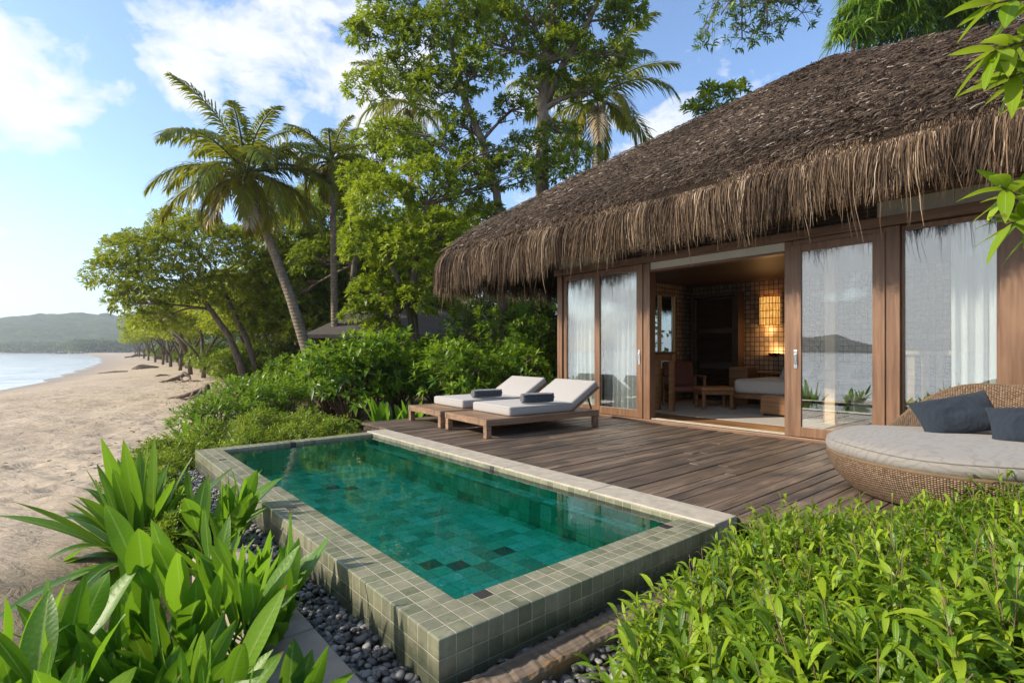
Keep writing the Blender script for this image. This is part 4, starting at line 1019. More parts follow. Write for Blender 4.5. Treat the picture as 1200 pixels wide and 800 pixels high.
# ---- shrubs
def shrub(r, d, rad, top, label, name='shrub', mat='leaf_shrub', nsh=220, nl=9, L=.17, W=.055, nseg=2, space=.012, group=None, z0=None, tint=.45, pw=.6, squash=.62, flat=.5):
    z = gz(r, d) if z0 is None else z0; p = c2w(r, d, z); h = top-z
    t = thing(name, label, 'shrub', p, 0, group); lf = Leaves()
    # a few overlapping clumps give an uneven outline
    k = max(3, int(5*rad)); tips = []
    for i in range(k):
        a = 2*PI*i/k+random.random(); q = rad*random.uniform(.25, .60) if i else 0
        hh = h*random.uniform(.62, 1.0) if i else h
        c = (p.x+q*math.cos(a), p.y+q*math.sin(a), z+hh*.52); rr = rad*random.uniform(.45, .68)
        P, D = dome(int(nsh/k), c, (rr, rr, hh*.48), -.35, pw)
        D = nrm(D+np.array([0, 0, flat])+rv(len(P))*.3)
        lf.shoots(P, D, nl, space, L, W, 1.05, nseg, .2, .12, np.clip(tint+.2*rng.normal(size=len(P))+.12*(P[:, 2]-z-h*.5)/h, 0, 1), up=.15)
        tips += list(P[::6])
    lf.build('foliage', M[mat], t)
    stems((p.x, p.y, z-.05), tips, .02*rad+.008, .005).build('stem', M['twig'], t, smooth=True)
# low cover along the far pool edge
for i, (x, y, rd, tp) in enumerate([(1.2, 7.75, .55, .04), (1.9, 7.75, .55, .10), (2.6, 7.8, .5, .12), (3.2, 7.85, .45, .10), (1.5, 8.6, .6, .14), (2.3, 8.7, .6, .22), (3.0, 8.8, .55, .2), (.75, 7.2, .45, -.06), (1.0, 8.15, .5, .02), (.72, 6.4, .30, -.06), (.70, 5.6, .28, -.12), (.72, 4.9, .26, -.14)]):
    r = x*C40-y*S40; d = x*S40+y*C40
    shrub(r, d, rd, tp, 'low yellow green bushy cover hugging the outside of the pool walls', 'low_shrub', 'leaf_cover', 420, 8, .065, .02, 1, .012, group='low bushes hugging the pool walls', tint=.55, pw=.8)
SH = [(-5.7, 10.2, .8, .25, 'leafy green bush between the strap leaf clumps and the sand', 'leaf_shrub', .13, .04),
      (-5.0, 11.4, .9, .50, 'round bush at the foot of the slope, left of the rosette shrub', 'leaf_shrub', .14, .045),
      (-6.2, 12.6, 1.0, .55, 'bush standing just before the double trunk beach tree', 'leaf_shrub', .15, .05),
      (-4.7, 13.6, 1.2, 1.15, 'bush in front of the leaning palm trunk', 'leaf_shrub', .17, .06),
      (-3.55, 11.8, 1.15, 1.55, 'big rosette leaved shrub left of the paddle leaf plants', 'leaf_shrub', .24, .075),
      (-2.9, 13.2, 1.2, 1.75, 'tall rosette shrub behind the paddle leaf plants', 'leaf_shrub', .24, .075),
      (-.85, 11.6, 1.15, 1.42, 'glossy bright shrub right behind the far lounger', 'leaf_shrub', .19, .06),
      (.25, 12.3, 1.1, 1.38, 'dense green shrub beside the left wall of the villa', 'leaf_shrub', .19, .06),
      (.75, 13.6, 1.1, 2.3, 'tall dark shrub under the left eave of the villa', 'leaf_dark', .2, .065),
      (1.35, 14.8, 1.1, 2.6, 'dark bush tucked behind the villa corner', 'leaf_dark', .2, .065),
      (-1.9, 14.2, 1.2, 1.6, 'shrub in front of the grey neighbouring roof', 'leaf_shrub', .2, .065),
      (-6.5, 15.2, 1.2, .95, 'bush under the beach tree, left of the palm', 'leaf_shrub', .16, .055),
      (.15, 16.5, 1.3, 3.4, 'tall leafy bush behind the others under the left eave', 'leaf_shrub', .2, .065),
      (-1.2, 18, 1.4, 3.2, 'tall bush filling the gap beside the neighbouring roof', 'leaf_dark', .2, .065),
      (1.7, 18, 1.4, 3.6, 'tall dark bush farthest back under the left eave', 'leaf_dark', .2, .065),
      (-.6, 25, 2.2, 5.0, 'big dark bush behind the neighbouring villa', 'leaf_dark', .26, .085),
      (-4.2, 16.5, 1.5, 1.5, 'shrub behind the leaning palm trunk', 'leaf_dark', .2, .065)]
for (r, d, rd, tp, lb, mt, L, W) in SH: shrub(r, d, rd, tp, lb, 'shrub', mt, int(260*rd), 9, L, W, 2 if d < 13 else 1, .014, tint=.48)
for i in range(26):                                          # undergrowth beneath the trees
    d = random.uniform(17, 46); r = float(tree_line(d))+1.5+random.random()*(.45*d+4)
    if i == 0:
        shrub(r, d, 1.1, gz(r, d)+1.5, 'dim green undergrowth bush beneath the beach trees', 'undergrowth_bush', 'leaf_dark', 260, 8, .2, .075, 1, .014, group='undergrowth bushes beneath the beach trees')
        ub = bpy.data.objects['undergrowth_bush']
    else:
        dup(ub, c2w(r, d, gz(r, d)), random.random()*6, random.uniform(.7, 1.4))
sb = None
for i in range(72):
    d = 23+(i/72)**1.5*170; r = float(np.interp(d, [20, 30, 60, 240], [-9.3, -15.5, -36, -168]))-.9+random.random()*(2.2+.04*d); sc_ = random.uniform(.75, 1.25)*(1+d/260)
    if sb is None:
        shrub(r, d, 1.2, gz(r, d)+1.7, 'sunlit yellow green bush under the row of trees along the beach', 'beach_bush', 'leaf_cover', 420, 8, .17, .06, 1, .014, group='bushes under the row of beach trees', tint=.5)
        sb = bpy.data.objects['beach_bush']
    else: dup(sb, c2w(r, d, gz(r, d)), random.random()*6, sc_)
def litter():
    lf = Leaves(); n = 1500
    d = rng.uniform(7, 34, n); r = tree_line(d)+rng.normal(-.2, 1.3, n)
    x, y = r*C40+d*S40, -r*S40+d*C40
    P = np.stack([x, y, ground(r, d)+.03], 1); a = rng.random(n)*6.28
    lf.add(P, np.stack([np.cos(a), np.sin(a), .15*rng.normal(size=n)], 1), np.array([0, 0, 1.])+.3*rv(n), rng.uniform(.06, .16, n), rng.uniform(.025, .06, n), 2, -.15, .2)
    o = lf.build('leaf_litter', M['dry_leaf']); tag(o, 'dry brown leaves scattered on the sand below the trees', None, None, 'stuff')
M['dry_leaf'] = leafmat('dry_leaf', (.08, .05, .025), (.19, .12, .055), (.30, .21, .10), .1, .7, (.3, .2, .08))
litter()
# ---- trees
def limb(mb, a, b, r0, r1, bend=.12, k=6, n=7):
    a, b = Vector(a), Vector(b); L = (b-a).length
    off = Vector((random.uniform(-1, 1), random.uniform(-1, 1), random.uniform(-.2, .9)))*L*bend
    ps = [a.lerp(b, i/k)+off*math.sin(PI*i/k) for i in range(k+1)]
    mb.tube(ps, [r0+(r1-r0)*i/k for i in range(k+1)], n); return ps
def tree(name, label, cat, base, trunks, clumps, mat, nros, nl, L, W, bark='bark', group=None, tint=.5, nseg=1, spread=1., pw=.55, lo=-.5, droop=.2):
    """trunks: list of (points, radii); clumps: (centre, radii, weight) in world space"""
    t = thing(name, label, cat, base, 0, group); mb = MB(); lf = Leaves()
    ends = []
    for pts, rad in trunks:
        mb.tube(pts, rad, 10); n_ = len(pts)
        ends += [(Vector(pts[k]), rad[k]) for k in range(max(1, n_//2), n_)]
    wt = sum(c[2] for c in clumps)
    for c, rd, w in clumps:
        cv = Vector(c); e, er = min(ends, key=lambda q: (q[0]-cv).length+max(0, q[0].z-cv.z)*.8)
        ps = limb(mb, e, cv, er*.55, er*.22)
        m = int(nros*w/wt)
        P, D = dome(m, c, rd, lo, pw)
        D = nrm(D*spread+np.array([0, 0, .45])+rv(m)*.35)
        tn = np.clip(tint+.16*random.gauss(0, 1)+.2*rng.normal(size=m), 0, 1)
        lf.shoots(P-D*L*.2, D, nl, L*.07, L, W, 1.1, nseg, droop, .14, tn, up=.1)
        for q in P[::max(1, int(m/16))]:
            limb(mb, ps[random.randint(3, 6)], q, er*.18, er*.05, .1, 4, 5)
    mb.build('trunk', M[bark], t, smooth=True); lf.build('crown', M[mat], t)
    return t
def W3(px, py, d):                                          # point seen at (px,py) of the photo frame at depth d
    return c2w((px-600)/620*d, d, CAMH-(py-411)/620*d)
def clump_list(spec, d):
    out = []
    for px, py, rx, ry, dd in spec:
        c = W3(px, py, d+dd); k = (d+dd)/620
        out.append((tuple(c), (rx*k, rx*k, ry*k), (rx*ry)**.8))
    return out
def trunkpts(spec, d, rad):
    return ([tuple(W3(px, py, d+dd)) for px, py, dd in spec], rad)
# the double trunk beach tree
d = 22
tree('beach_tree', 'leaning double trunk beach tree with a wide spreading crown over the sand', 'tree', c2w(-11, d, gz(-11, d)),
     [trunkpts([(290, 457, 0), (281, 425, 0), (268, 393, 0), (246, 362, 0), (225, 335, -.5)], d, [.19, .16, .13, .10, .05]),
      trunkpts([(303, 457, .5), (299, 430, .5), (290, 400, .6), (274, 366, .8), (256, 325, .8)], d, [.14, .12, .11, .09, .05])],
     clump_list([(235, 290, 62, 34, 0), (180, 300, 55, 30, -1), (140, 325, 38, 26, -1), (290, 300, 55, 36, 1), (330, 290, 45, 36, 2), (200, 340, 58, 30, -1), (160, 355, 34, 20, -1.5), (265, 345, 50, 28, 1),
                 (215, 265, 40, 20, 1), (320, 340, 45, 34, 3), (150, 295, 30, 18, 0), (300, 375, 40, 26, 3), (190, 378, 34, 16, .5)], d),
     'leaf_beach', 5200, 8, .18, .065, tint=.52)
# the big light green trees behind the loungers
d = 18
tree('tall_tree', 'tall broad tree with a straight pale trunk rising behind the villa roof', 'tree', c2w(1.0, d, gz(1, d)),
     [trunkpts([(640, 465, 0), (637, 300, 0), (635, 200, 0), (636, 130, 0), (640, 70, 0), (650, 0, 0)], d, [.30, .26, .235, .21, .16, .09]),
      trunkpts([(636, 130, 0), (660, 75, -.2), (690, 25, -.4), (710, -20, -.5)], d, [.14, .11, .09, .05])],
     clump_list([(625, 25, 60, 42, 0), (575, 50, 52, 40, 0), (660, 70, 42, 34, -.5), (690, 15, 48, 36, -.5), (735, 20, 26, 20, -.5), (640, 105, 34, 22, 0), (600, -30, 70, 40, 0), (700, -40, 70, 40, 0), (720, 65, 26, 16, -.6), (690, 110, 22, 14, 0), (655, 155, 26, 10, 0)], d),
     'leaf_tree', 3000, 9, .19, .062, 'bark_pale', tint=.45, pw=.6)
d = 16
tree('branching_tree', 'airy tree with a slim trunk curving up to the left of the straight pale trunk', 'tree', c2w(-.3, d, gz(-.3, d)),
     [trunkpts([(592, 455, 0), (588, 300, 0), (582, 225, 0), (565, 165, 0), (542, 110, 0), (530, 60, 0), (520, 0, 0)], d, [.15, .14, .125, .11, .09, .06, .03]),
      trunkpts([(582, 225, 0), (545, 190, .2), (505, 160, .2), (450, 150, .2)], d, [.07, .055, .04, .02])],
     clump_list([(500, 55, 48, 36, 0), (450, 45, 40, 24, 0), (540, 25, 46, 34, .5), (470, 95, 36, 24, .3), (515, 110, 40, 26, 0), (560, 85, 34, 26, -.3), (455, 15, 36, 20, 0), (490, -20, 60, 28, 0), (420, 40, 18, 12, 0), (545, 150, 28, 16, .2), (600, 130, 26, 14, .2), (430, 105, 30, 18, .4), (455, 165, 34, 20, .4), (520, 180, 34, 18, .6)], d),
     'leaf_tree', 2300, 9, .175, .058, 'bark', tint=.57, pw=.65)
d = 15
tree('mango_tree', 'bushy bright green tree between the leaning palm and the eave of the villa', 'tree', c2w(-2.75, d, gz(-2.75, d)),
     [trunkpts([(487, 455, 0), (486, 400, 0), (483, 350, 0), (488, 300, 0), (500, 240, 0)], d, [.15, .13, .12, .09, .05]),
      trunkpts([(486, 400, 0), (476, 350, -.3), (455, 300, -.4), (440, 260, -.3)], d, [.08, .07, .06, .03])],
     clump_list([(450, 240, 45, 34, 0), (500, 220, 42, 34, 0), (430, 290, 32, 36, -.4), (470, 300, 40, 36, -.5), (515, 280, 34, 34, -.3), (550, 215, 36, 28, 1), (600, 205, 36, 24, 1.4), (440, 345, 32, 24, -.4), (480, 355, 30, 22, -.5), (425, 210, 28, 20, .6), (650, 205, 32, 18, 2), (570, 255, 30, 18, 1.2), (520, 335, 20, 18, .6), (480, 185, 34, 18, .6), (620, 175, 34, 20, 2), (670, 185, 34, 16, 2.2), (560, 185, 30, 18, 1.5), (425, 368, 26, 14, -.3), (450, 385, 26, 12, -.3), (520, 362, 22, 14, .2), (545, 325, 24, 16, .8), (540, 290, 28, 20, 1)], d),
     'leaf_tree', 4200, 9, .155, .054, 'bark', tint=.62, pw=.6)
d = 25
tree('broad_tree', 'round fresh green tree showing between the two slender palm trunks', 'tree', c2w(-9.3, d, gz(-9.3, d)),
     [trunkpts([(368, 455, 0), (366, 390, 0), (362, 330, 0), (360, 280, 0)], d, [.2, .17, .13, .06])],
     clump_list([(350, 270, 40, 30, 0), (380, 240, 38, 30, 0), (340, 320, 40, 34, -1), (385, 310, 38, 36, -1), (360, 370, 40, 28, -1.5), (320, 380, 34, 22, -1), (400, 365, 32, 26, -1), (410, 210, 32, 26, 1), (330, 240, 30, 22, 0)], d),
     'leaf_tree', 3000, 8, .20, .07, 'bark', tint=.55)
d = 21
tree('shade_tree', 'darker full tree behind the second slender palm', 'tree', c2w(-6.3, d, gz(-6.3, d)),
     [trunkpts([(412, 462, 0), (410, 380, 0), (415, 310, 0), (430, 240, 0)], d, [.16, .14, .11, .05])],
     clump_list([(420, 220, 44, 34, 1), (380, 260, 40, 32, 2), (430, 180, 32, 24, 1), (380, 310, 40, 30, 1), (420, 290, 36, 34, 2), (350, 300, 36, 28, 3), (470, 165, 36, 22, 2), (350, 350, 30, 20, 2)], d),
     'leaf_tree', 2800, 8, .19, .065, 'bark', tint=.42)
# more trees down the beach: a few kinds, each copied with its parts
def proto_tree(name, label, h, sp, mat, n, lean=0., group=None, L=.25, W=.10, tint=.5, forks=3):
    tr = []; cl = []
    top = Vector((lean*h*.5, 0, h*.55))
    tr.append(([(0, 0, -.3), (lean*h*.06, .05, h*.14), (lean*h*.2, 0, h*.3), top[:]], [.05*h**.7, .042*h**.7, .036*h**.7, .02*h**.7]))
    for k in range(forks):
        a = 2*PI*k/forks+random.random(); tr.append(([(lean*h*.1, 0, h*.2), (lean*h*.2+math.cos(a)*sp*.2, math.sin(a)*sp*.2, h*.38), (lean*h*.4+math.cos(a)*sp*.5, math.sin(a)*sp*.5, h*.6)], [.03*h**.7, .026*h**.7, .012*h**.7]))
    for k in range(10):
        a = k*2.4; q = sp*(.15+.55*math.sqrt(k/10.)); zz = h*(.92-.36*(k/10.)**1.2+random.uniform(-.06, .06))
        cl.append(((lean*h*.45+q*math.cos(a), q*math.sin(a), zz), (sp*.42, sp*.42, h*.15), 1.))
    return tree(name, label, 'tree', (0, 0, 0), tr, cl, mat, n, 7, L, W, group=group, tint=tint, lo=-.6)
LB = ['leafy tree with an arching crown in the row along the top of the beach', 'yellow green tree in the row along the top of the beach', 'rounder deep green tree standing in the wood behind the beach']
pr = [proto_tree('shore_tree', LB[0], 6.5, 4.2, 'leaf_beach', 1500, -.25, 'trees in a row along the beach'),
      proto_tree('shore_tree', LB[1], 6.0, 3.8, 'leaf_beach', 1500, .1, 'trees in a row along the beach', tint=.68),
      proto_tree('wood_tree', LB[2], 9.0, 3.8, 'leaf_tree', 1500, 0, 'trees of the wood behind the beach', .24, .09, .42)]
spots = [(0, -12.6, 29, 1.0), (1, -17.5, 35, 1.1), (0, -25.5, 42, 1.0), (1, -32, 51, 1.0), (0, -40, 62, 1.05), (1, -49.5, 75, 1.1), (0, -62, 92, 1.1), (1, -77, 112, 1.2), (0, -96, 138, 1.2), (1, -117, 166, 1.3), (0, -143, 202, 1.4), (1, -171, 240, 1.5), (0, -35, 57, 1.1), (1, -44, 70, 1.15), (0, -56, 86, 1.2),
         (1, -8.6, 27, .9), (0, -13.5, 38, 1.1), (1, -18, 46, 1.2), (0, -25, 60, 1.3), (1, -32, 70, 1.3),
         (0, -10.2, 25.5, .8), (1, -15.2, 31, .85), (0, -21, 36, .85), (1, -27, 46, .8), (1, -9.2, 23.5, .62), (2, -8.0, 26, .8), (2, -6.0, 29, 1.0), (2, -2.6, 26, 1.0), (2, -9.5, 34, 1.05), (2, -5.5, 38, 1.15), (2, 0.5, 30, 1.0), (2, -13, 50, 1.2), (2, -3, 46, 1.2), (2, 3.5, 28, .85), (2, -22, 66, 1.4), (2, -38, 84, 1.4), (2, -9.5, 58, 1.3)]
seen = [0, 0, 0]
for k, r, d, s in spots:
    z = gz(r, d)
    if not seen[k]:
        o = pr[k]; seen[k] = 1; o.location = c2w(r, d, z); o.scale = (s,)*3; o.rotation_euler = (0, 0, math.radians(-40) if k < 2 else 0)
    else: dup(pr[k], c2w(r, d, z), math.radians(-40)+(random.uniform(-.9, .9) if k < 2 else random.random()*6), s)
# ---- palms
def frond(L, el, az, droopf, tint, dead=False, nlf=46, lw=.06, ll=.9, hang=.85):
    """one feather frond from the origin"""
    K = 14; pts = [Vector((0, 0, 0))]; e = el
    for k in range(K):
        e = el-droopf*(k/K)**1.2
        pts.append(pts[-1]+Vector((math.cos(e)*math.cos(az), math.cos(e)*math.sin(az), math.sin(e)))*(L/K))
    lf = Leaves(); P = []; D = []; N_ = []; Ls = []
    for i in range(nlf):
        f = .16+.84*(i+.5)/nlf; kk = min(f*K, K-.001); k0 = int(kk); p = pts[k0].lerp(pts[k0+1], kk-k0); ax = (pts[k0+1]-pts[k0]).normalized()
        sdv = ax.cross(Vector((0, 0, 1))); sdv = sdv.normalized() if sdv.length > .05 else Vector((-math.sin(az), math.cos(az), 0)); up = sdv.cross(ax)
        l = ll*L/3.6*(math.sin(PI*min(1, .12+.88*f)**.75)**.6*.85+.22)
        for sg in (-1, 1):
            dd = ax*(.55+.5*f)+sdv*sg*(1.0-.35*f)+up*random.uniform(.05, .4)+Vector((random.uniform(-.1, .1), random.uniform(-.1, .1), random.uniform(-.1, .1)))
            P.append(p[:]); D.append(dd[:]); N_.append((up+sdv*sg*.3)[:]); Ls.append(l*random.uniform(.85, 1.1))
    m = len(P)
    lf.add(P, D, N_, np.array(Ls), lw*L/3.6*np.ones(m), 3, rng.uniform(.3, .8, m)*hang*1.2, .1, np.clip(tint+.12*rng.normal(size=m), 0, 1), .75)
    return pts, lf
def palm(label, base, pts, rads, crown, nf, L, seed, mat='leaf_palm', nlf=64, dead=2, nuts=8, lw=.07):
    t = thing('coconut_palm', label, 'palm tree', base); random.seed(seed)
    MB().tube(pts, rads, 12).build('trunk', M['palm_bark'], t, smooth=True)
    for i in range(nf):
        f = (i+.5)/nf; el = 1.45-1.95*f**.9+random.uniform(-.12, .12); az = i*2.39996+random.uniform(-.2, .2)
        ps, lf = frond(L*random.uniform(.85, 1.08)*(.8+.3*math.sin(PI*min(1, f+.15))), el, az, random.uniform(1.0, 1.5)+.35*f, .24+.72*f**1.6+random.uniform(-.1, .1), nlf=nlf, lw=lw)
        V = [Vector(p)+Vector(crown) for p in ps]
        for j in range(len(lf.V)): lf.V[j] = lf.V[j]+np.array(crown)
        fo = lf.build('frond', M[mat], t)
        MB().tube(V, [.045*(1-.85*k/len(V)) for k in range(len(V))], 6).build('rachis', M['stem'], fo, smooth=True)
    for i in range(dead):
        ps, lf = frond(L*.75, -.75, random.random()*6.28, .5, .98, nlf=30)
        for j in range(len(lf.V)): lf.V[j] = lf.V[j]+np.array(crown)
        lf.build('dead_frond', M['straw'], t)
    for i in range(nuts):
        a = random.random()*6.28; c = Vector(crown)+Vector((.28*math.cos(a), .28*math.sin(a), -.25-.25*random.random()))
        bm = bmesh.new(); bmesh.ops.create_icosphere(bm, subdivisions=2, radius=.13); v = [c+Vector((q.co.x, q.co.y, q.co.z*1.25)) for q in bm.verts]; f = [[q.index for q in ff.verts] for ff in bm.faces]; bm.free()
        MB().raw(v, f).build('coconut', M['coconut'], t, smooth=True)
    random.seed(seed+1)
d = 18.5
palm('tall leaning coconut palm with golden lower fronds beside the beach trees', c2w(-6.85, d, gz(-6.85, d)), [W3(372, 465, d), W3(360, 412, d), W3(341, 350, d), W3(319, 290, d), W3(302, 245, d), W3(290, 212, d)], [.235, .185, .165, .15, .135, .12], tuple(W3(288, 206, d)), 34, 3.35, 21)
d = 20
palm('slender straight palm to the right of the leaning palm', c2w(-6.7, d, gz(-6.7, d)), [W3(394, 460, d), W3(392, 380, d), W3(391, 300, d), W3(389, 195, d)], [.14, .125, .115, .10], tuple(W3(388, 190, d)), 20, 2.2, 33, nuts=4, nlf=46, dead=0, lw=.085)
d = 33
palm('short palm half hidden behind the slender straight palm', c2w(-10.2, d, gz(-10.2, d)), [W3(408, 450, d), W3(406, 330, d), W3(405, 245, d)], [.21, .19, .14], tuple(W3(405, 240, d)), 14, 3.0, 35, nuts=3, nlf=48, dead=0)
d = 23
palm('coconut palm rising behind the roof slope right of the straight pale trunk', c2w(3.7, d, gz(3.7, d)), [W3(702, 455, d), W3(701, 300, d), W3(700, 200, d), W3(699, 125, d)], [.21, .19, .17, .14], tuple(W3(699, 117, d)), 20, 4.0, 47, nlf=56)
d = 27
palm('coconut palm mostly hidden behind the airy tree', c2w(-5.2, d, gz(-5.2, d)), [W3(482, 455, d), W3(482, 300, d), W3(481, 130, d)], [.21, .19, .14], tuple(W3(481, 122, d)), 16, 3.3, 52, nlf=52, dead=0)
# ---- trees behind and over the villa
d = 15
t = thing('strappy_tree', 'dark dense tree with drooping strap leaves above the right end of the roof', 'tree', c2w(9.6, 18, gz(9.6, 18)))
mb = MB(); lf = Leaves(); b = c2w(9.6, 18, -.5)
for px, py, rx, ry, dd in [(1030, 20, 42, 26, 2), (1080, 0, 60, 36, 2.5), (1130, 15, 50, 30, 3), (1000, 42, 22, 10, 1.5), (1170, -10, 60, 40, 3), (1090, -50, 90, 40, 3), (1060, 40, 26, 14, 2)]:
    c = W3(px, py, d+dd); k = (d+dd)/620; P, D = dome(int(rx*ry/7)+24, tuple(c), (rx*k, rx*k, ry*k), -.3, .7)
    D = nrm(D+np.array([0, 0, .6])+rv(len(P))*.2)
    lf.shoots(P, D, 12, .01, .5, .05, 1.0, 3, .75, .1, np.clip(.5+.22*rng.normal(size=len(P)), 0, 1))
    limb(mb, b, c, .12, .05)
mb.build('trunk', M['bark'], t, smooth=True); lf.build('crown', M['leaf_shrub'], t)
d = 19
tree('young_tree', 'small yellow green tree top showing just above the roof slope', 'tree', c2w(7.4, d, gz(7.4, d)), [trunkpts([(842, 455, 0), (842, 250, 0), (840, 130, 0)], d, [.1, .08, .03])],
     clump_list([(840, 118, 22, 13, 0), (868, 105, 16, 8, 0), (818, 130, 18, 10, 0), (850, 140, 24, 12, 0), (830, 105, 10, 8, 0)], d), 'leaf_tree', 150, 8, .26, .085, tint=.7)
d = 11
tree('overhanging_tree', 'tall tree whose small leaved twigs hang into the sky above the roof slope', 'tree', c2w(16.5, 16, gz(16.5, 16)),
     [([tuple(c2w(16.5, 16, -.5)), tuple(c2w(16, 16, 9)), tuple(c2w(13.5, 14.5, 14)), tuple(W3(960, -80, 12)), tuple(W3(880, -60, 11))], [.2, .16, .12, .07, .04])],
     clump_list([(845, 18, 30, 26, 0), (880, 15, 30, 26, .2), (915, 5, 34, 26, .3), (940, 15, 20, 20, .2), (825, 50, 14, 12, 0), (870, 45, 20, 10, .1), (900, 30, 24, 14, .2), (880, -35, 60, 30, .2), (930, -30, 50, 30, .4)], d),
     'leaf_dark', 420, 8, .12, .036, tint=.62, spread=.6, pw=.9, lo=-.9)
# the tree at the right edge: two sprays of it reach into view close by
t = thing('glossy_leaf_tree', 'tree at the right edge with two sprays of large glossy leaves close to the camera', 'tree', c2w(2.9, 2.1, -.3))
mb = MB(); lf = Leaves(); mb.tube([c2w(2.9, 2.1, -.4), c2w(2.85, 2.1, .6), c2w(2.75, 2.1, 1.7), c2w(2.7, 2.1, 2.9)], [.05, .045, .035, .015], 8)
def spray(path, n, L, Wd, tw):
    ps = limb(mb, path[0], path[1], .012, .006, .06); ps2 = limb(mb, path[1], path[2], .006, .003, .05)
    for i in range(n):
        f = i/(n-1); kk = min(5.99, f*6); p = ps2[int(kk)]; ax = (Vector(path[2])-Vector(path[1])).normalized()
        a = i*2.4; s1 = ax.orthogonal().normalized(); s2 = ax.cross(s1); rd = s1*math.cos(a)+s2*math.sin(a)
        dd = ax*(.55+.4*f)+rd*.8+Vector((0, 0, -.15))
        lf.add([p[:]], [dd[:]], [(Vector((0, 0, 1))+rd*.2)[:]], L*random.uniform(.8, 1.15), Wd*random.uniform(.85, 1.1), 8, random.uniform(.1, .4), .1, np.array([random.uniform(.45, .95)]), .85, .03)
# sprays: trunk side, fork, tip (photo frame positions at their own depth)
for a, b, c, n in [((1290, 40, 2.1), (1235, 40, 2.0), (1160, 62, 1.9), 13), ((1290, 20, 2.1), (1240, 10, 2.0), (1150, 8, 1.95), 12), ((1290, 90, 2.1), (1240, 80, 2.0), (1180, 92, 1.95), 10),
                   ((1290, 270, 2.1), (1225, 235, 1.9), (1172, 218, 1.8), 10), ((1290, 290, 2.1), (1235, 260, 1.9), (1180, 262, 1.8), 8), ((1280, 120, 2.1), (1240, 115, 2.1), (1195, 75, 2.1), 8)]:
    spray([W3(*a), W3(*b), W3(*c)], int(n*1.5), .165, .052, 0)
mb.build('trunk', M['twig'], t, smooth=True); lf.build('crown', M['leaf_hedge'], t)
# ---- neighbouring villa, driftwood, far shore
nv = thing('neighbour_villa', 'neighbouring villa with a grey shingle roof half hidden behind the shrubs', 'villa', c2w(-4.0, 22.5, -.4), math.radians(-40))
loc(MB().box(-2.6, 3.0, -2.2, 2.4, 0, 2.45), 'wall', 'dark_wood', nv)
vs = [(-3.6, -3.2, 2.15), (4.0, -3.2, 2.15), (4.0, 3.4, 2.15), (-3.6, 3.4, 2.15), (-1.2, .1, 3.9), (1.6, .1, 3.9)]
vs2 = [(x, y, z-.14) for x, y, z in vs]
loc(MB().raw(vs+vs2, [(0, 1, 5, 4), (1, 2, 5), (2, 3, 4, 5), (3, 0, 4), (0, 6, 7, 1), (1, 7, 8, 2), (2, 8, 9, 3), (3, 9, 6, 0), (6, 10, 11, 7), (7, 11, 8), (8, 11, 10, 9), (9, 10, 6)]), 'roof', 'grey_roof', nv)
def driftwood(label, paths):
    p0 = paths[0][0][0]; t = None; mb = MB()
    for pts, rad in paths:
        q = []
        for (r, d, z) in pts:
            v = c2w(r, d, gz(r, d)+z); q.append(v)
        Q = []
        for i in range(len(q)-1):
            for k in range(4): Q.append(q[i].lerp(q[i+1], k/4)+Vector((random.uniform(-1, 1), random.uniform(-1, 1), random.uniform(-1, 1)))*rad[0]*.18)
        Q.append(q[-1]); R = np.interp(np.linspace(0, 1, len(Q)), np.linspace(0, 1, len(rad)), rad)
        mb.tube(Q, list(R*rng.uniform(.85, 1.15, len(Q))), 9)
    for i in range(len(mb.v)):
        v = mb.v[i]; a = np.array([v[0]*5+v[2]*3, v[1]*5-v[2]*2]); q = .10*min(1, rad[1]*4); mb.v[i] = (v[0]+q*vnoise(a[:1], a[1:], 3)[0], v[1]+q*vnoise(a[:1]*2, a[1:]*2, 5)[0], v[2]+q*vnoise(a[:1]*1.5, a[1:]*1.5, 7)[0])
    o = mb.build('driftwood', M['driftwood'], smooth=True); tag(o, label, 'driftwood')
def roots(c, h, n, L, rad, a0, a1):
    out = []
    for q in range(n):
        a = a0+(a1-a0)*(q+.5)/n+random.uniform(-.15, .15); l = L*random.uniform(.6, 1.15); pts = []
        for k_ in range(6):
            f = k_/5; aa = a+.35*math.sin(f*5+q*2)
            pts.append((c[0]+l*f*math.cos(aa), c[1]+l*f*math.sin(aa)*.8, h*(1-f)**1.6*random.uniform(.8, 1.1)+.05-.09*f+.07*math.sin(f*7+q)*(1-f)))
        out.append((pts, [rad*random.uniform(.9, 1.2), rad*.7, rad*.45, rad*.25]))
    return out
driftwood('tangle of gnarled exposed roots spread on the sand below the double trunk tree', roots((-11.7, 20.3), .36, 10, 1.5, .10, 2.3, 5.6)+roots((-11.0, 20.8), .40, 6, 1.0, .09, 2.0, 5.8))
driftwood('smaller root tangle on the sand farther back, by the second trunk', roots((-20.4, 33.0), .40, 8, 1.5, .11, 2.2, 6.))
driftwood('long thin driftwood branch lying on open sand near the water', [([(-42.6, 54.4, .03), (-41.6, 54., .06), (-40.4, 53.8, .10), (-39.2, 54, .04)], [.03, .06, .09, .05])])
driftwood('dark driftwood log tangle further down the beach', [([(-43., 60, .1), (-42.4, 60.3, .35), (-41.4, 60.5, .2), (-40.6, 60.8, .1)], [.1, .2, .18, .08]), ([(-42.8, 59.6, .1), (-41.9, 59.4, .15), (-41, 59.8, .1)], [.08, .12, .06])])
driftwood('small black driftwood piece on the sand below the tree row', [([(-26.4, 39, .02), (-26., 39.1, .12), (-25.4, 39.4, .03)], [.05, .12, .06])])
driftwood('driftwood heap at the far end of the tree row', [([(-121, 168, .1), (-119.5, 169, .7), (-117.5, 170, .2)], [.3, .5, .2]), ([(-121.5, 166, .1), (-119, 167, .4)], [.25, .15])])
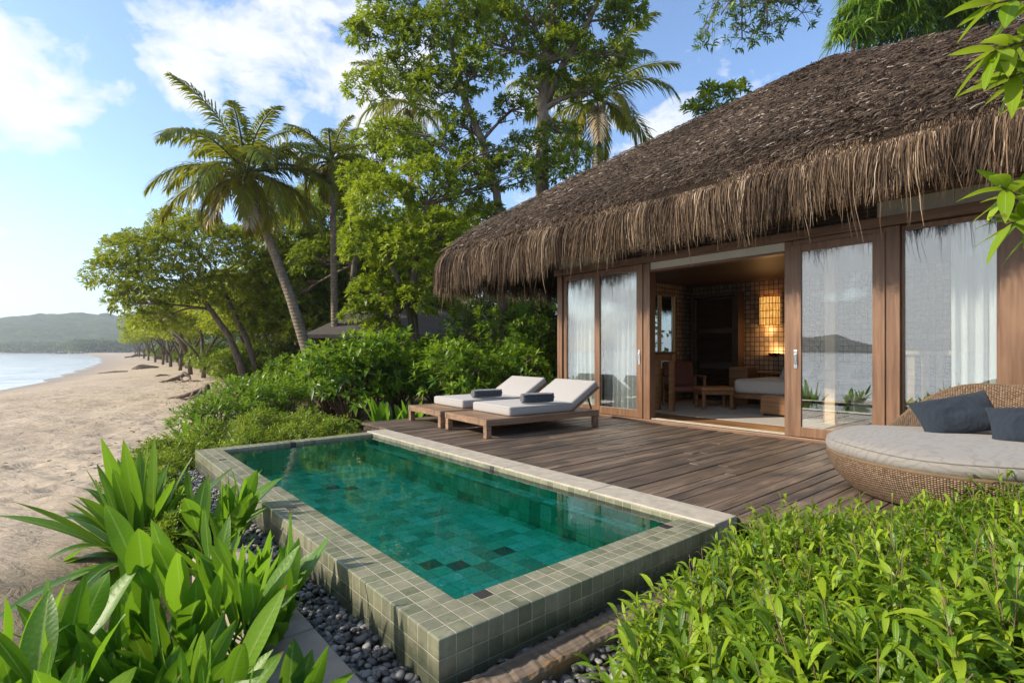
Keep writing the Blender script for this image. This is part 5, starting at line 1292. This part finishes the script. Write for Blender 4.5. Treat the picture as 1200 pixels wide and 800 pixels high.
# far shore: wood reading as one mass, pale hotel buildings and a moored boat
def far_wood():
    lf = Leaves(); 
    n = 5200
    d = rng.uniform(480, 640, n); r = shore_r(d)+rng.uniform(14, 190, n)*(rng.random(n)**.8)
    z = ground(r, d); hgt = 10*rng.random(n)**.6*(1+.5*vnoise(r*.06, d*.03, 4))
    x, y = r*C40+d*S40, -r*S40+d*C40
    P = np.stack([x, y, z+hgt], 1); lf.shoots(P, nrm(rv(n)+np.array([0, 0, .8])), 4, .1, 2.6, 1.6, 1.2, 1, .1, .1)
    n = 2600; r = rng.uniform(-1350, -470, n); d = np.interp(r, [-1400, -900, -640, -475], [722, 703, 648, 566])+rng.uniform(14, 60, n)
    x, y = r*C40+d*S40, -r*S40+d*C40
    P = np.stack([x, y, ground(r, d)+9*rng.random(n)**.7], 1); lf.shoots(P, nrm(rv(n)+np.array([0, 0, .8])), 4, .1, 3.0, 1.9, 1.2, 1, .1, .1)
    # and the deep wood behind the beach trees
    n = 5200; d = rng.uniform(50, 320, n); r = tree_line(d)+7+rng.random(n)*(12+.55*d)
    x, y = r*C40+d*S40, -r*S40+d*C40
    P = np.stack([x, y, ground(r, d)+.3+8.5*rng.random(n)**.8], 1); lf.shoots(P, nrm(rv(n)+np.array([0, 0, .7])), 7, .06, .85, .4, 1.2, 1, .1, .1)
    o = lf.build('distant_wood', M['leaf_far']); tag(o, 'distant green wood along the far curve of the bay', None, None, 'stuff')
far_wood()
for i, (px, w_, h_, lb) in enumerate([(90, 5.5, 6, 'leftmost pale low hotel building on the far shore'), (104, 8, 6.5, 'widest pale hotel building on the far shore, in the middle'), (123, 6, 6.5, 'pale building on the far shore nearest the beach trees'), (35, 7, 5, 'small pale building at the waterline under the headland')]):
    dd = 545 if i < 3 else 690; r = (px-600)/620*dd; z = gz(r, dd); c = c2w(r, dd, z)
    t = thing('shore_building', lb, 'building', c, math.radians(-40))
    loc(MB().box(-w_, w_, -4, 4, 0, h_), 'wall', 'white_paint', t)
    m = MB().raw([(-w_-1, -5, h_), (w_+1, -5, h_), (w_+1, 5, h_), (-w_-1, 5, h_), (-w_*.6, 0, h_+2.4), (w_*.6, 0, h_+2.4)], [(0, 1, 5, 4), (1, 2, 5), (2, 3, 4, 5), (3, 0, 4), (3, 2, 1, 0)]); loc(m, 'roof', 'white_paint', t)
dd = 480; r = (72-600)/620*dd; c = c2w(r, dd, SEA)
t = thing('moored_boat', 'tiny dark boat moored off the far beach', 'boat', c, math.radians(-40))
loc(MB().raw([(-5, -.9, .9), (4, -1, .8), (6, 0, 1.3), (4, 1, .8), (-5, .9, .9), (-4.5, -.5, -.2), (4, -.4, -.2), (4, .4, -.2), (-4.5, .5, -.2)], [(0, 1, 6, 5), (1, 2, 6), (2, 7, 6), (2, 3, 7), (3, 4, 8, 7), (4, 0, 5, 8), (5, 6, 7, 8), (0, 4, 3, 2, 1)]), 'hull', 'dark_wood', t)
loc(MB().box(-3, 1, -.7, .7, 1.9, 2.05).box(-2.9, -2.8, -.6, .6, .8, 1.9).box(.8, .9, -.6, .6, .8, 1.9), 'canopy', 'white_paint', t)
hzm = NT('haze'); hzm.t.nodes.remove(hzm.b); pv = hzm.n('VolumePrincipled', {'Color': (.86, .92, 1., 1), 'Density': .00042, 'Anisotropy': .3}); hzm.t.links.new(pv.outputs[0], hzm.out.inputs['Volume'])
hb = MB().box(-2300, 2300, -2300, 2300, -9, 95).build('haze', hzm.m); tag(hb, 'thin pale sea haze', None, None, 'stuff')
# ================================================================== LIGHT, SKY, CAMERA
SUN_AZ, SUN_EL = math.radians(-60), math.radians(33)
sd = Vector((math.sin(SUN_AZ)*math.cos(SUN_EL), math.cos(SUN_AZ)*math.cos(SUN_EL), math.sin(SUN_EL)))
l = bpy.data.lights.new('sun', 'SUN'); l.energy = 3.7; l.angle = math.radians(1.2); l.color = (1., .895, .74)
so = bpy.data.objects.new('sun', l); COL.objects.link(so); so.rotation_euler = sd.to_track_quat('Z', 'Y').to_euler(); so.location = (0, 0, 60)
wd_ = bpy.data.worlds.new('World'); S.world = wd_; wd_.use_nodes = True
k = NT.__new__(NT); k.t = wd_.node_tree; k.m = wd_
bg = k.t.nodes['Background']; bg.inputs['Strength'].default_value = .15
sky = k.n('TexSky', sky_type='NISHITA'); sky.sun_disc = False; sky.sun_elevation = SUN_EL; sky.sun_rotation = SUN_AZ; sky.air_density = 1.0; sky.dust_density = .7; sky.ozone_density = 1.6
v = k.n('TexCoord').outputs['Generated']
sp = k.n('SeparateXYZ'); k.set(sp.inputs[0], v)
zc = k.math('MAXIMUM', sp.outputs[2], .0)
# clouds live on a flat layer high above: direction / height
pl = k.n('CombineXYZ', {0: k.math('DIVIDE', sp.outputs[0], k.math('ADD', zc, .12)), 1: k.math('DIVIDE', sp.outputs[1], k.math('ADD', zc, .12)), 2: 0.}).outputs[0]
CLOUDS = [(20, 90, .075, .9), (70, 70, .05, .6), (0, 160, .06, .7), (235, 85, .06, .85), (300, 60, .075, .9), (345, 90, .06, .8), (400, 60, .11, 1.), (440, 140, .10, .9), (215, 5, .06, .7), (330, 5, .08, .75), (140, 108, .03, .6), (780, 150, .07, .8), (830, 60, .05, .15), (660, 155, .09, .7), (40, 240, .07, .35), (560, 300, .15, .5)]
bias = None
for px, py, s_, a_ in CLOUDS:
    dv = c2w((px-600)/620, 1.0, (411-py)/620).normalized()
    dt = k.math('SUBTRACT', 1.0, k.n('VectorMath', {0: v, 1: tuple(dv)}, operation='DOT_PRODUCT').outputs['Value'])
    e = k.math('MULTIPLY', k.math('POWER', 2.718, k.math('MULTIPLY', dt, -1.0/(s_*s_))), a_)
    bias = e if bias is None else k.math('MAXIMUM', bias, e)
# the sea side behind the viewpoint is overcast
bk = c2w(-.75, -.62, .25).normalized()
bb = k.n('MapRange', {'From Min': .35, 'From Max': .85, 'To Min': 0., 'To Max': 1.1}); k.set(bb.inputs[0], k.n('VectorMath', {0: v, 1: tuple(bk)}, operation='DOT_PRODUCT').outputs['Value'])
bias = k.math('MAXIMUM', bias, bb.outputs[0])
n1 = k.noise(k.vmath('MULTIPLY', v, (1., 1., 1.6)), 8.5, 10, .62, .3); n2 = k.noise(pl, .9, 5, .6, .4)
dens = k.math('ADD', k.math('MULTIPLY_ADD', k.math('SUBTRACT', n1, .5), 2.9, bias), k.math('MULTIPLY', k.math('SUBTRACT', n2, .5), .25))
cm = k.ramp(dens, [(.42, (0, 0, 0)), (.62, (.5, .5, .5)), (.92, (1, 1, 1))])
hz = k.n('MapRange', {'From Min': 0., 'From Max': .17, 'To Min': .50, 'To Max': 0.}); k.set(hz.inputs[0], sp.outputs[2])
shade = k.mix(k.noise(v, 13, 5), (3.2, 3.45, 3.8), (4.3, 4.25, 4.15))
c1 = k.mix(hz.outputs[0], sky.outputs[0], (1.9, 2.65, 3.4))
c2 = k.mix(k.math('MULTIPLY', cm, .92), k.mix(1., c1, (.86, .92, 1.0), 'MULTIPLY'), shade)
k.set(bg.inputs['Color'], c2)
cam = bpy.data.cameras.new('camera'); co_ = bpy.data.objects.new('camera', cam); COL.objects.link(co_); S.camera = co_
cam.sensor_width = 36; cam.lens = 36*620/1200; cam.shift_y = 11/1200; cam.clip_end = 20000; cam.clip_start = .05
co_.location = (0, 0, CAMH); co_.rotation_euler = (PI/2, 0, math.radians(-40))
S.render.engine = 'CYCLES'
S.view_settings.view_transform = 'Standard'; S.view_settings.look = 'None'; S.view_settings.exposure = .92; S.view_settings.gamma = 1.
S.view_settings.use_curve_mapping = False
S.cycles.max_bounces = 8; S.cycles.diffuse_bounces = 3; S.cycles.glossy_bounces = 4; S.cycles.transmission_bounces = 6; S.cycles.transparent_max_bounces = 10
S.cycles.caustics_reflective = False; S.cycles.caustics_refractive = False; S.cycles.sample_clamp_indirect = 6.
S.cycles.use_denoising = True
